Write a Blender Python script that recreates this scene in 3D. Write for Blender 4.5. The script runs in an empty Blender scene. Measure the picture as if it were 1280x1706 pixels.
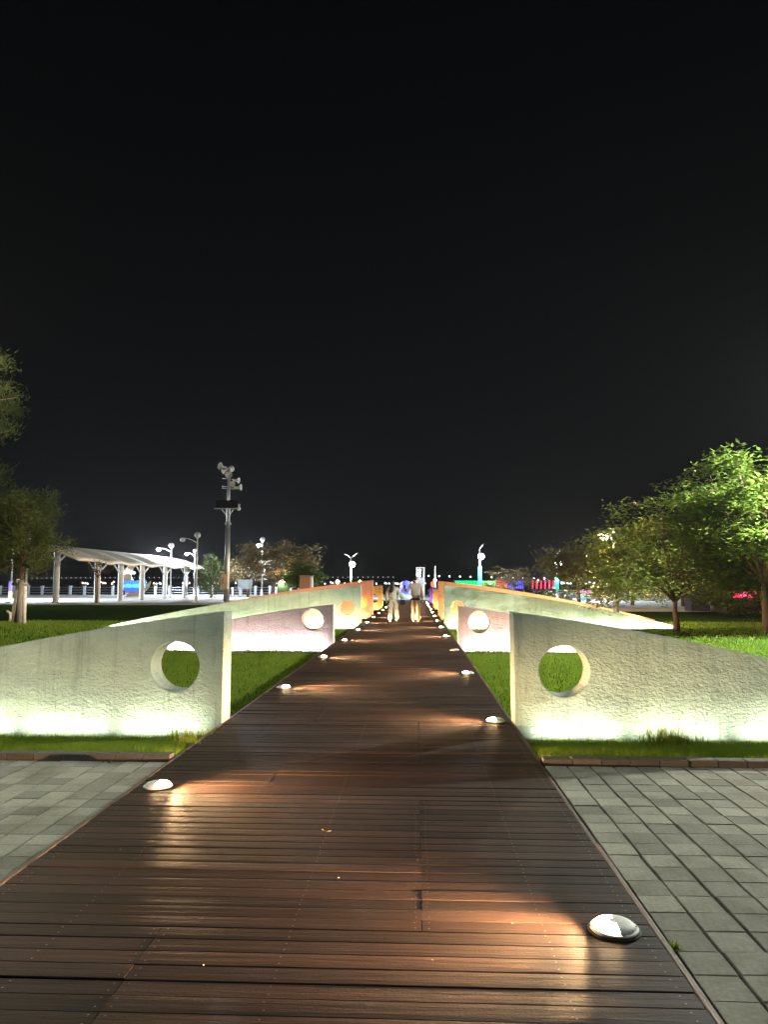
import bpy, bmesh, math, random
import numpy as np
from mathutils import Vector, Matrix, Quaternion

R = math.radians
scn = bpy.context.scene
COL = scn.collection

# ------------------------------------------------------------------ camera
cam_d = bpy.data.cameras.new('camera')
cam = bpy.data.objects.new('camera', cam_d)
COL.objects.link(cam)
cam_d.sensor_fit = 'VERTICAL'
cam_d.sensor_height = 24.0
cam_d.lens = 24.0 * 1230.0 / 1706.0
cam_d.clip_start = 0.05
cam_d.clip_end = 12000
cam.location = (0, 0, 1.5)
cam.rotation_euler = (R(90 + 5.526), 0, R(2.5))
scn.camera = cam

# ------------------------------------------------------------------ world: night sky
w = bpy.data.worlds.new('World'); scn.world = w
w.use_nodes = True
nt = w.node_tree; nt.nodes.clear()
sky = nt.nodes.new('ShaderNodeTexSky'); sky.sky_type = 'NISHITA'
sky.sun_disc = False
sky.sun_elevation = R(48); sky.sun_rotation = R(200)
sky.air_density = 1.0; sky.dust_density = 1.0
hs = nt.nodes.new('ShaderNodeHueSaturation'); hs.inputs['Saturation'].default_value = 0.75
bg = nt.nodes.new('ShaderNodeBackground'); bg.inputs['Strength'].default_value = 0.0004
wo = nt.nodes.new('ShaderNodeOutputWorld')
nt.links.new(sky.outputs[0], hs.inputs['Color']); nt.links.new(hs.outputs[0], bg.inputs['Color'])
nt.links.new(bg.outputs[0], wo.inputs[0])

# a faint moon: the one distant light
sun_d = bpy.data.lights.new('moon', 'SUN'); sun_d.energy = 0.02; sun_d.angle = R(0.5)
sun_d.color = (1.0, 0.96, 0.9)
sun = bpy.data.objects.new('moon', sun_d); COL.objects.link(sun)
sun.rotation_euler = (R(42), 0, R(-20)); sun.location = (0, 0, 60)

vs = scn.view_settings
vs.view_transform = 'Standard'; vs.look = 'None'; vs.gamma = 1.0; vs.exposure = 0.0
try: vs.use_curve_mapping = False
except Exception: pass
cy = scn.cycles
cy.use_denoising = True
cy.max_bounces = 5; cy.diffuse_bounces = 3; cy.glossy_bounces = 2; cy.transmission_bounces = 3
cy.transparent_max_bounces = 6
cy.sample_clamp_indirect = 4.0
cy.caustics_reflective = False; cy.caustics_refractive = False
cy.use_light_tree = True

rnd = random.Random(7)
nprng = np.random.default_rng(11)

# ------------------------------------------------------------------ materials
MATS = {}
def nodes_of(m):
    m.use_nodes = True
    return m.node_tree, m.node_tree.nodes['Principled BSDF']

def mat(name, col, rough=0.6, metal=0.0, var=0.0, var_scale=5.0, col2=None, bump=0.0, bump_scale=40.0,
        stretch=(1, 1, 1), rand=0.0, spec=0.5, translucent=0.0, coords='Object', rough_var=0.0, detail=6.0, stain=0.0):
    if name in MATS: return MATS[name]
    m = bpy.data.materials.new(name); t, b = nodes_of(m)
    N = t.nodes; L = t.links
    b.inputs['Base Color'].default_value = (*col, 1)
    b.inputs['Roughness'].default_value = rough
    b.inputs['Metallic'].default_value = metal
    b.inputs['Specular IOR Level'].default_value = spec
    tc = N.new('ShaderNodeTexCoord'); mp = N.new('ShaderNodeMapping')
    mp.inputs['Scale'].default_value = stretch
    L.new(tc.outputs[coords], mp.inputs[0])
    colsock = None
    if col2 is not None or var > 0:
        n = N.new('ShaderNodeTexNoise'); n.inputs['Scale'].default_value = var_scale
        n.inputs['Detail'].default_value = detail; n.inputs['Roughness'].default_value = 0.65
        L.new(mp.outputs[0], n.inputs['Vector'])
        cr = N.new('ShaderNodeValToRGB')
        cr.color_ramp.elements[0].position = 0.3; cr.color_ramp.elements[1].position = 0.72
        c2 = col2 if col2 is not None else tuple(min(1, c * (1 + var)) for c in col)
        c1 = col if col2 is not None else tuple(c * (1 - var) for c in col)
        cr.color_ramp.elements[0].color = (*c1, 1); cr.color_ramp.elements[1].color = (*c2, 1)
        L.new(n.outputs['Fac'], cr.inputs[0]); colsock = cr.outputs[0]
        if rough_var > 0:
            mr = N.new('ShaderNodeMapRange')
            mr.inputs['To Min'].default_value = max(0.05, rough - rough_var)
            mr.inputs['To Max'].default_value = min(1, rough + rough_var)
            L.new(n.outputs['Fac'], mr.inputs[0]); L.new(mr.outputs[0], b.inputs['Roughness'])
    if rand > 0:
        oi = N.new('ShaderNodeObjectInfo'); hv = N.new('ShaderNodeHueSaturation')
        mr = N.new('ShaderNodeMapRange')
        mr.inputs['To Min'].default_value = 1 - rand; mr.inputs['To Max'].default_value = 1 + rand
        L.new(oi.outputs['Random'], mr.inputs[0]); L.new(mr.outputs[0], hv.inputs['Value'])
        if colsock: L.new(colsock, hv.inputs['Color'])
        else: hv.inputs['Color'].default_value = (*col, 1)
        colsock = hv.outputs[0]
    if stain > 0:
        ge = N.new('ShaderNodeNewGeometry'); ns = N.new('ShaderNodeTexNoise'); ns.inputs['Scale'].default_value = 1.7
        ns.inputs['Detail'].default_value = 9; ns.inputs['Roughness'].default_value = 0.72; L.new(ge.outputs['Position'], ns.inputs['Vector'])
        rp = N.new('ShaderNodeMapRange'); rp.inputs['From Min'].default_value = 0.46; rp.inputs['From Max'].default_value = 0.7
        rp.inputs['To Max'].default_value = stain; L.new(ns.outputs['Fac'], rp.inputs[0])
        mx = N.new('ShaderNodeMixRGB'); mx.blend_type = 'MULTIPLY'; mx.inputs[2].default_value = (0.42, 0.41, 0.34, 1)
        L.new(rp.outputs[0], mx.inputs[0]); L.new(colsock, mx.inputs[1]); colsock = mx.outputs[0]
    if colsock: L.new(colsock, b.inputs['Base Color'])
    if bump > 0:
        n2 = N.new('ShaderNodeTexNoise'); n2.inputs['Scale'].default_value = bump_scale
        n2.inputs['Detail'].default_value = 5; n2.inputs['Roughness'].default_value = 0.6
        L.new(mp.outputs[0], n2.inputs['Vector'])
        bp = N.new('ShaderNodeBump'); bp.inputs['Strength'].default_value = 1.0
        bp.inputs['Distance'].default_value = bump
        L.new(n2.outputs['Fac'], bp.inputs['Height']); L.new(bp.outputs[0], b.inputs['Normal'])
    if translucent > 0:
        tr = N.new('ShaderNodeBsdfTranslucent'); mx = N.new('ShaderNodeMixShader')
        mx.inputs[0].default_value = translucent
        if colsock: L.new(colsock, tr.inputs['Color'])
        else: tr.inputs['Color'].default_value = (*col, 1)
        out = N['Material Output']
        L.new(b.outputs[0], mx.inputs[1]); L.new(tr.outputs[0], mx.inputs[2]); L.new(mx.outputs[0], out.inputs[0])
    MATS[name] = m
    return m

def glow(name, col, strength):
    if name in MATS: return MATS[name]
    m = bpy.data.materials.new(name); t, b = nodes_of(m)
    b.inputs['Base Color'].default_value = (*col, 1)
    b.inputs['Emission Color'].default_value = (*col, 1)
    b.inputs['Emission Strength'].default_value = strength
    MATS[name] = m
    return m

def wall_mat(name, col, col2):
    """rough trowelled stucco paint: wavy ridges that catch the grazing light"""
    m = bpy.data.materials.new(name); t, b = nodes_of(m); N = t.nodes; L = t.links
    b.inputs['Roughness'].default_value = 0.75; b.inputs['Specular IOR Level'].default_value = 0.3
    tc = N.new('ShaderNodeTexCoord')
    mp = N.new('ShaderNodeMapping'); mp.inputs['Scale'].default_value = (0.8, 1, 1.15)
    L.new(tc.outputs['Object'], mp.inputs[0])
    n = N.new('ShaderNodeTexNoise'); n.inputs['Scale'].default_value = 1.6; n.inputs['Detail'].default_value = 8
    n.inputs['Roughness'].default_value = 0.7
    L.new(mp.outputs[0], n.inputs['Vector'])
    cr = N.new('ShaderNodeValToRGB')
    cr.color_ramp.elements[0].position = 0.32; cr.color_ramp.elements[1].position = 0.6
    cr.color_ramp.elements[0].color = (*col2, 1); cr.color_ramp.elements[1].color = (*col, 1)
    L.new(n.outputs['Fac'], cr.inputs[0])
    # rain streaks running down from the coping and grey smears
    ms = N.new('ShaderNodeMapping'); ms.inputs['Scale'].default_value = (5.5, 1, 0.35); L.new(tc.outputs['Object'], ms.inputs[0])
    ns = N.new('ShaderNodeTexNoise'); ns.inputs['Scale'].default_value = 2.2; ns.inputs['Detail'].default_value = 7; ns.inputs['Roughness'].default_value = 0.75
    L.new(ms.outputs[0], ns.inputs['Vector'])
    m2_ = N.new('ShaderNodeMapping'); m2_.inputs['Scale'].default_value = (0.5, 1, 2.2); L.new(tc.outputs['Object'], m2_.inputs[0])
    nsm = N.new('ShaderNodeTexNoise'); nsm.inputs['Scale'].default_value = 2.0; nsm.inputs['Detail'].default_value = 8; nsm.inputs['Roughness'].default_value = 0.7
    L.new(m2_.outputs[0], nsm.inputs['Vector'])
    last = cr.outputs[0]
    for src, lo, hi, amt in ((ns, 0.52, 0.70, 0.6), (nsm, 0.57, 0.74, 0.65)):
        rp = N.new('ShaderNodeMapRange'); rp.inputs['From Min'].default_value = lo; rp.inputs['From Max'].default_value = hi
        rp.inputs['To Max'].default_value = amt; L.new(src.outputs['Fac'], rp.inputs[0])
        mx_ = N.new('ShaderNodeMixRGB'); mx_.blend_type = 'MULTIPLY'; mx_.inputs[2].default_value = (0.46, 0.48, 0.44, 1)
        L.new(rp.outputs[0], mx_.inputs[0]); L.new(last, mx_.inputs[1]); last = mx_.outputs[0]
    L.new(last, b.inputs['Base Color'])
    v = N.new('ShaderNodeTexVoronoi'); v.inputs['Scale'].default_value = 34; v.feature = 'SMOOTH_F1'
    nn = N.new('ShaderNodeTexNoise'); nn.inputs['Scale'].default_value = 30; nn.inputs['Detail'].default_value = 6
    nn.inputs['Roughness'].default_value = 0.6; nn.inputs['Distortion'].default_value = 0.6
    n3 = N.new('ShaderNodeTexNoise'); n3.inputs['Scale'].default_value = 5; n3.inputs['Detail'].default_value = 3
    L.new(mp.outputs[0], v.inputs['Vector']); L.new(mp.outputs[0], nn.inputs['Vector']); L.new(mp.outputs[0], n3.inputs['Vector'])
    a1 = N.new('ShaderNodeMath'); a1.operation = 'MULTIPLY'; a1.inputs[1].default_value = 0.35
    L.new(v.outputs['Distance'], a1.inputs[0])
    a2 = N.new('ShaderNodeMath'); a2.operation = 'ADD'; L.new(a1.outputs[0], a2.inputs[0]); L.new(nn.outputs['Fac'], a2.inputs[1])
    a3 = N.new('ShaderNodeMath'); a3.operation = 'MULTIPLY_ADD'; a3.inputs[1].default_value = 1.2
    L.new(n3.outputs['Fac'], a3.inputs[0]); L.new(a2.outputs[0], a3.inputs[2])
    bp = N.new('ShaderNodeBump'); bp.inputs['Distance'].default_value = 0.024; bp.inputs['Strength'].default_value = 1
    L.new(a3.outputs[0], bp.inputs['Height']); L.new(bp.outputs[0], b.inputs['Normal'])
    return m

M_lawn = mat('lawn_soil', (0.030, 0.060, 0.012), 0.9, col2=(0.055, 0.105, 0.022), var_scale=3.0, bump=0.03, bump_scale=25, spec=0.0, coords='Object')
M_grass = mat('grass_blade', (0.155, 0.27, 0.022), 0.6, col2=(0.29, 0.39, 0.05), var_scale=4.0, translucent=0.5, spec=0.2)
M_grass2 = mat('grass_blade_tall', (0.16, 0.24, 0.02), 0.6, col2=(0.33, 0.37, 0.055), var_scale=9.0, translucent=0.55, spec=0.2)
M_paver = mat('paver_concrete', (0.29, 0.285, 0.23), 0.85, col2=(0.44, 0.43, 0.355), var_scale=9, bump=0.004, bump_scale=160, rand=0.28, coords='Generated', spec=0.3, stain=0.75)
M_paver_far = mat('paver_concrete_mass', (0.29, 0.285, 0.23), 0.85, col2=(0.44, 0.43, 0.355), var_scale=6, bump=0.004, bump_scale=120, spec=0.3, stain=0.75)
M_sand = mat('joint_sand', (0.035, 0.033, 0.026), 0.95, var=0.4, var_scale=20)
M_kerb = mat('kerb_concrete', (0.062, 0.054, 0.048), 0.9, col2=(0.12, 0.105, 0.092), var_scale=7, bump=0.006, bump_scale=60, rand=0.18)
M_conc = mat('plaza_concrete', (0.40, 0.41, 0.39), 0.8, col2=(0.52, 0.52, 0.5), var_scale=0.7, bump=0.003, bump_scale=30)
M_under = mat('deck_joist', (0.018, 0.012, 0.009), 0.9, var=0.3)
M_fascia = mat('deck_fascia', (0.075, 0.040, 0.028), 0.6, col2=(0.15, 0.09, 0.06), var_scale=6, stretch=(4, 0.6, 4), bump=0.004, bump_scale=30)
M_metal = mat('galvanised_steel', (0.48, 0.48, 0.47), 0.45, metal=0.7, var=0.15, var_scale=6)
M_polewhite = mat('painted_pole', (0.62, 0.63, 0.62), 0.5, var=0.1, var_scale=3)
M_dark = mat('dark_paint', (0.03, 0.03, 0.033), 0.5, var=0.2)
M_black = mat('black_plastic', (0.012, 0.012, 0.014), 0.35)
M_bark = mat('bark', (0.075, 0.050, 0.034), 0.9, col2=(0.16, 0.115, 0.08), var_scale=7, stretch=(1, 1, 0.25), bump=0.02, bump_scale=14)
M_bark_pine = mat('pine_bark', (0.085, 0.045, 0.03), 0.9, col2=(0.17, 0.10, 0.07), var_scale=6, stretch=(1, 1, 0.4), bump=0.03, bump_scale=10)
M_alu = mat('cast_aluminium', (0.70, 0.70, 0.67), 0.6, metal=0.0, var=0.08, var_scale=30)

def wood_mat():
    m = bpy.data.materials.new('deck_wood'); t, b = nodes_of(m); N = t.nodes; L = t.links
    tc = N.new('ShaderNodeTexCoord'); oi = N.new('ShaderNodeObjectInfo')
    geo = N.new('ShaderNodeNewGeometry')
    # each board: grain shifted by its own random number
    sc_ = N.new('ShaderNodeVectorMath'); sc_.operation = 'SCALE'; sc_.inputs['Scale'].default_value = 37.0
    cmb = N.new('ShaderNodeCombineXYZ')
    for i in range(3): L.new(oi.outputs['Random'], cmb.inputs[i])
    L.new(cmb.outputs[0], sc_.inputs[0])
    ad = N.new('ShaderNodeVectorMath'); ad.operation = 'ADD'
    L.new(geo.outputs['Position'], ad.inputs[0]); L.new(sc_.outputs[0], ad.inputs[1])
    mp = N.new('ShaderNodeMapping'); mp.inputs['Scale'].default_value = (0.7, 14, 14); L.new(ad.outputs[0], mp.inputs[0])
    g = N.new('ShaderNodeTexNoise'); g.inputs['Scale'].default_value = 5; g.inputs['Detail'].default_value = 8
    g.inputs['Roughness'].default_value = 0.65
    L.new(mp.outputs[0], g.inputs['Vector'])
    big = N.new('ShaderNodeTexNoise'); big.inputs['Scale'].default_value = 1.3; big.inputs['Detail'].default_value = 6
    big.inputs['Roughness'].default_value = 0.65
    L.new(geo.outputs['Position'], big.inputs['Vector'])
    cr = N.new('ShaderNodeValToRGB')
    cr.color_ramp.elements[0].position = 0.25; cr.color_ramp.elements[0].color = (0.017, 0.0086, 0.0065, 1)
    cr.color_ramp.elements[1].position = 0.75; cr.color_ramp.elements[1].color = (0.046, 0.0245, 0.0180, 1)
    L.new(g.outputs['Fac'], cr.inputs[0])
    worn = N.new('ShaderNodeValToRGB')
    worn.color_ramp.elements[0].position = 0.40; worn.color_ramp.elements[0].color = (0, 0, 0, 1)
    worn.color_ramp.elements[1].position = 0.70; worn.color_ramp.elements[1].color = (1, 1, 1, 1)
    L.new(big.outputs['Fac'], worn.inputs[0])
    mx = N.new('ShaderNodeMixRGB'); mx.inputs[2].default_value = (0.036, 0.0245, 0.0195, 1)
    mf = N.new('ShaderNodeMath'); mf.operation = 'MULTIPLY'; mf.inputs[1].default_value = 0.6
    L.new(worn.outputs[0], mf.inputs[0]); L.new(mf.outputs[0], mx.inputs[0]); L.new(cr.outputs[0], mx.inputs[1])
    hv = N.new('ShaderNodeHueSaturation'); mr = N.new('ShaderNodeMapRange')
    mr.inputs['To Min'].default_value = 0.55; mr.inputs['To Max'].default_value = 1.4
    L.new(oi.outputs['Random'], mr.inputs[0]); L.new(mr.outputs[0], hv.inputs['Value']); L.new(mx.outputs[0], hv.inputs['Color'])
    L.new(hv.outputs[0], b.inputs['Base Color'])
    r2 = N.new('ShaderNodeMapRange'); r2.inputs['To Min'].default_value = 0.42; r2.inputs['To Max'].default_value = 0.75
    L.new(big.outputs['Fac'], r2.inputs[0]); L.new(r2.outputs[0], b.inputs['Roughness'])
    b.inputs['Specular IOR Level'].default_value = 0.17
    fine = N.new('ShaderNodeTexNoise'); fine.inputs['Scale'].default_value = 90; fine.inputs['Detail'].default_value = 3
    L.new(geo.outputs['Position'], fine.inputs['Vector'])
    su = N.new('ShaderNodeMath'); su.operation = 'MULTIPLY_ADD'; su.inputs[1].default_value = 0.35
    L.new(fine.outputs['Fac'], su.inputs[0]); L.new(g.outputs['Fac'], su.inputs[2])
    bp = N.new('ShaderNodeBump'); bp.inputs['Distance'].default_value = 0.0032
    L.new(su.outputs[0], bp.inputs['Height']); L.new(bp.outputs[0], b.inputs['Normal'])
    return m
M_wood = wood_mat()

# ------------------------------------------------------------------ mesh helpers
class MB:
    """collects shapes, builds ONE mesh object"""
    def __init__(s): s.v = []; s.f = []; s.sm = []
    def add(s, vs_, fs_, smooth=False):
        o = len(s.v); s.v += [tuple(p) for p in vs_]
        s.f += [tuple(i + o for i in f) for f in fs_]; s.sm += [smooth] * len(fs_)
        return s
    def box(s, x0, x1, y0, y1, z0, z1, M=None):
        vs_ = [(x, y, z) for z in (z0, z1) for y in (y0, y1) for x in (x0, x1)]
        if M is not None: vs_ = [tuple(M @ Vector(p)) for p in vs_]
        return s.add(vs_, [(0, 2, 3, 1), (4, 5, 7, 6), (0, 1, 5, 4), (2, 6, 7, 3), (0, 4, 6, 2), (1, 3, 7, 5)])
    def slab(s, x0, x1, y0, y1, z0, z1, c):
        """box with chamfered upper edges"""
        vs_ = [(x0, y0, z0), (x1, y0, z0), (x1, y1, z0), (x0, y1, z0),
               (x0, y0, z1 - c), (x1, y0, z1 - c), (x1, y1, z1 - c), (x0, y1, z1 - c),
               (x0 + c, y0 + c, z1), (x1 - c, y0 + c, z1), (x1 - c, y1 - c, z1), (x0 + c, y1 - c, z1)]
        fs_ = [(3, 2, 1, 0), (8, 9, 10, 11)]
        for i in range(4):
            j = (i + 1) % 4
            fs_ += [(i, j, j + 4, i + 4), (i + 4, j + 4, j + 8, i + 8)]
        return s.add(vs_, fs_)
    def tube(s, pts, rad, n=8, cap=True, smooth=True):
        pts = [Vector(p) for p in pts]
        if not hasattr(rad, '__len__'): rad = [rad] * len(pts)
        rings = []; prev = None
        for i, p in enumerate(pts):
            d = (pts[min(i + 1, len(pts) - 1)] - pts[max(i - 1, 0)])
            if d.length < 1e-9: d = Vector((0, 0, 1))
            d.normalize()
            if prev is None:
                a = Vector((1, 0, 0)) if abs(d.x) < 0.9 else Vector((0, 1, 0))
                u = d.cross(a).normalized()
            else:
                u = (prev - d * prev.dot(d))
                u = u.normalized() if u.length > 1e-6 else d.orthogonal().normalized()
            prev = u; v = d.cross(u)
            rings.append([p + (u * math.cos(2 * math.pi * k / n) + v * math.sin(2 * math.pi * k / n)) * rad[i] for k in range(n)])
        vs_ = [q for r in rings for q in r]; fs_ = []
        for i in range(len(rings) - 1):
            for k in range(n):
                a = i * n + k; b = i * n + (k + 1) % n
                fs_.append((a, b, b + n, a + n))
        s.add(vs_, fs_, smooth)
        if cap:
            o = len(s.v) - len(vs_)
            s.f.append(tuple(o + k for k in range(n))[::-1]); s.sm.append(False)
            s.f.append(tuple(o + (len(rings) - 1) * n + k for k in range(n))); s.sm.append(False)
        return s
    def lathe(s, prof, n=16, M=None, smooth=True, a0=0.0, a1=None):
        """profile [(r, z)] turned about z"""
        full = a1 is None
        seg = n if full else n + 1
        vs_ = []
        for r_, z_ in prof:
            for k in range(seg):
                a = a0 + ((2 * math.pi) if full else (a1 - a0)) * k / n
                vs_.append((r_ * math.cos(a), r_ * math.sin(a), z_))
        fs_ = []
        for i in range(len(prof) - 1):
            for k in range(n):
                k2 = (k + 1) % seg
                fs_.append((i * seg + k, i * seg + k2, (i + 1) * seg + k2, (i + 1) * seg + k))
        if M is not None: vs_ = [tuple(M @ Vector(p)) for p in vs_]
        return s.add(vs_, fs_, smooth)
    def ball(s, c, r, n=12, sz=1.0):
        prof = [(max(1e-4, r * math.sin(math.pi * i / (n // 2 + 2))), -r * sz * math.cos(math.pi * i / (n // 2 + 2))) for i in range(n // 2 + 3)]
        return s.lathe(prof, n, Matrix.Translation(c))
    def build(s, name, material, parent=None, loc=None):
        me = bpy.data.meshes.new(name)
        me.from_pydata(s.v, [], s.f)
        me.polygons.foreach_set('use_smooth', s.sm)
        me.materials.append(material); me.update()
        o = bpy.data.objects.new(name, me); COL.objects.link(o)
        if parent is not None: o.parent = parent
        if loc is not None: o.location = loc
        return o

def np_mesh(name, V, F, material, parent=None, smooth=False):
    """V (n,3) float, F (m,3|4) int -> fast mesh"""
    me = bpy.data.meshes.new(name); k = F.shape[1]
    me.vertices.add(len(V)); me.vertices.foreach_set('co', np.ascontiguousarray(V, np.float32).ravel())
    me.loops.add(F.size); me.loops.foreach_set('vertex_index', np.ascontiguousarray(F, np.int32).ravel())
    me.polygons.add(len(F)); me.polygons.foreach_set('loop_start', np.arange(0, F.size, k, dtype=np.int32))
    if smooth: me.polygons.foreach_set('use_smooth', np.ones(len(F), bool))
    me.materials.append(material); me.update(calc_edges=True)
    o = bpy.data.objects.new(name, me); COL.objects.link(o)
    if parent is not None: o.parent = parent
    return o

def tag(o, label=None, cat=None, group=None, kind=None):
    if label: o['label'] = label
    if cat: o['category'] = cat
    if group: o['group'] = group
    if kind: o['kind'] = kind
    return o

def empty(name, loc, rz=0.0):
    o = bpy.data.objects.new(name, None); COL.objects.link(o)
    o.location = loc; o.rotation_euler = (0, 0, rz); o.empty_display_size = 0.2
    return o

def kids(o): return [c for c in bpy.data.objects if c.parent == o]
def copy_tree(o, parent=None):
    c = o.copy(); COL.objects.link(c); c.parent = parent
    for ch in kids(o): copy_tree(ch, c)
    return c

def light(kind, name, loc, energy, color, parent=None, rot=None, **kw):
    d = bpy.data.lights.new(name, kind); d.energy = energy; d.color = color
    for k, v in kw.items(): setattr(d, k, v)
    o = bpy.data.objects.new(name, d); COL.objects.link(o)
    o.location = loc
    if rot: o.rotation_euler = rot
    if parent is not None: o.parent = parent
    return o

# ------------------------------------------------------------------ ground, sea, plazas
XL, XR = -2.08, 1.02          # boardwalk edges
GZ = -0.25                    # lawn soil level (the boardwalk stands a step above it)
def sstep(a, b_, v):
    t = max(0.0, min(1.0, (v - a) / (b_ - a))); return t * t * (3 - 2 * t)
def ground_z(x, y):
    z = -0.04 - 0.15 * sstep(6.45, 8.1, y) - 0.06 * sstep(8.3, 11, y) + 0.20 * sstep(40, 56, y)
    z += 0.40 * math.exp(-((x + 17.5) / 4.0) ** 2 - ((y - 25) / 5.0) ** 2)
    z += 0.22 * math.exp(-((x + 14) / 6.0) ** 2 - ((y - 44) / 4.0) ** 2)
    z += 0.25 * math.exp(-((x - 13.0) / 3.5) ** 2 - ((y - 24) / 4.0) ** 2)
    if y < 6.45: z = -0.24
    return z
def build_ground():
    xs = np.concatenate([[-400, -150, -80], np.arange(-50, 51, 1.25), [80, 150, 400]])
    ys = np.concatenate([[-200, -60], np.arange(-12, 6, 1.25), [6.3, 6.449, 6.46], np.arange(6.6, 8.6, 0.2), np.arange(9, 98, 1.25), [99.0]])
    V = np.array([(x, y, ground_z(x, y)) for y in ys for x in xs])
    nx = len(xs)
    F = np.array([(j * nx + i, j * nx + i + 1, (j + 1) * nx + i + 1, (j + 1) * nx + i) for j in range(len(ys) - 1) for i in range(nx - 1)])
    o = np_mesh('ground', V, F, M_lawn, smooth=True)
    tag(o, kind='structure')
build_ground()

M_sea = mat('sea_water', (0.004, 0.006, 0.009), 0.12, bump=0.25, bump_scale=0.6, stretch=(1, 1, 1))
b = MB(); b.add([(-9000, 96, -1.6), (9000, 96, -1.6), (9000, 11000, -1.6), (-9000, 11000, -1.6)], [(0, 1, 2, 3)])
tag(b.build('water', M_sea), kind='structure')
b = MB(); b.box(-400, 400, 98.6, 99.4, -2.2, -0.02)
tag(b.build('quay_wall', M_conc), kind='structure')

b = MB(); b.box(-120, -6.0, 57.0, 98.5, -0.4, 0.0)
tag(b.build('plaza', M_conc), kind='structure')
b = MB(); b.box(8.0, 60, 45.5, 98.5, -0.4, 0.0)
tag(b.build('plaza', M_conc), kind='structure')
M_pave2 = mat('seafront_paving', (0.30, 0.31, 0.32), 0.55, col2=(0.42, 0.42, 0.43), var_scale=1.2)
b = MB(); b.box(-5.995, 7.995, 66.6, 98.5, -0.4, 0.004)
tag(b.build('seafront_pavement', M_pave2), kind='structure')
b = MB(); b.box(-46, -14, 53.4, 54.6, -0.4, 0.005)
tag(b.build('path', M_conc), kind='structure')

# far shore: low dark land across the water
def build_hills():
    rng = random.Random(3)
    V = []; F = []
    n = 160
    for i in range(n + 1):
        x = -4200 + 8400 * i / n
        h = 5 + 9 * math.exp(-((x + 900) / 900) ** 2) + 10 * math.exp(-((x - 1500) / 700) ** 2) + 2.5 * math.sin(i * 0.7) + 2 * rng.random()
        V += [(x, 2600, -3), (x, 2680, h * 0.8), (x, 2900, h), (x, 3200, -3)]
    for i in range(n):
        for k in range(3):
            a = i * 4 + k; F.append((a, a + 4, a + 5, a + 1))
    o = np_mesh('hills', np.array(V), np.array(F), mat('far_land', (0.03, 0.035, 0.03), 0.95, var=0.3, var_scale=0.02), smooth=True)
    tag(o, kind='structure')
build_hills()

# ------------------------------------------------------------------ boardwalk
PITCH = 0.108; PW = 0.1048; DECK_Y0 = -1.5; DECK_Y1 = 66.5; PH = 0.028
bw = MB(); bw.box(XL + 0.03, XR - 0.03, DECK_Y0, DECK_Y1, -0.36, -0.045)
boardwalk = tag(bw.build('boardwalk', M_under), kind='structure')

def plank_profile(w):
    # worn, slightly rounded board seen end-on (y, z); top at 0
    h = w / 2
    return [(-h, -PH), (-h, -0.0035), (-h + 0.003, -0.0006), (-h * 0.45, 0.0004), (0, 0.0), (h * 0.45, 0.0004), (h - 0.003, -0.0006), (h, -0.0035), (h, -PH)]
def plank_geom(x0, x1, w):
    p = plank_profile(w); n = len(p)
    V = [(x, y, z) for x in (x0, x1) for y, z in p]
    F = [(i + 1, i, i + n, i + n + 1) for i in range(n - 1)] + [(n - 1, 2 * n - 1, n, 0)]
    F += [tuple(range(n)), tuple(range(2 * n - 1, n - 1, -1))]
    return V, F

# boards butt at X=-1.12 in some rows and X=0.02 in others
plank_meshes = {}
def plank_mesh(x0, x1, wi):
    key = (round(x0, 3), round(x1, 3), wi)
    if key not in plank_meshes:
        w = PW + (-0.001, 0.0, 0.0012)[wi]
        V, F = plank_geom(x0, x1, w)
        me = bpy.data.meshes.new('plank'); me.from_pydata(V, [], F); me.materials.append(M_wood)
        plank_meshes[key] = me
    return plank_meshes[key]
def joint_of(i):
    g = (i // 9) % 3
    return (0.02, -1.12, 0.02)[g] if g != 1 else (-1.12 if i % 2 else -1.12)
nrows = int((DECK_Y1 - DECK_Y0) / PITCH)
row_near0 = int((2.0 - DECK_Y0) / PITCH); row_near1 = int((17.0 - DECK_Y0) / PITCH)
prng = random.Random(21)
farV = []; farF = []
screwV = MB()
for i in range(nrows):
    y = DECK_Y0 + (i + 0.5) * PITCH
    jx = joint_of(i)
    dz = prng.gauss(0, 0.0008); tilt = prng.gauss(0, 0.011)
    e = (prng.random() - 0.5) * 0.018
    if row_near0 <= i < row_near1:
        segs = [(XL + 0.0, jx - 0.0008), (jx + 0.0008, XR)]
        for s_, (a, c) in enumerate(segs):
            o = bpy.data.objects.new('plank', plank_mesh(a, c, prng.randrange(3))); COL.objects.link(o)
            o.location = (e * (0 if s_ else 1) * 0.3, y + prng.gauss(0, 0.0008), dz + prng.gauss(0, 0.0006))
            o.rotation_euler = (tilt + prng.gauss(0, 0.004), prng.gauss(0, 0.0006), prng.gauss(0, 0.0005))
            o.parent = boardwalk
        if y < 9:
            for xs_ in (XL + 0.07, -1.55, jx - 0.03, jx + 0.03, -0.55, 0.55, XR - 0.06):
                for dy in (-0.027, 0.027):
                    xx = xs_ + prng.gauss(0, 0.003); yy = y + dy + prng.gauss(0, 0.002)
                    k = 7
                    screwV.add([(xx + 0.0042 * math.cos(2 * math.pi * q / k), yy + 0.0042 * math.sin(2 * math.pi * q / k), dz + 0.0016 + tilt * dy) for q in range(k)], [tuple(range(k))])
    else:
        V, F = plank_geom(XL, XR, PW)
        ca, sa = math.cos(tilt), math.sin(tilt); o_ = len(farV)
        farV += [(vx, y + vy * ca - vz * sa, dz + vy * sa + vz * ca) for vx, vy, vz in V]
        farF += [tuple(q + o_ for q in f) for f in F]
mb = MB(); mb.v = farV; mb.f = farF; mb.sm = [False] * len(farF)
tag(mb.build('planking', M_wood, boardwalk), kind='stuff')
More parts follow.
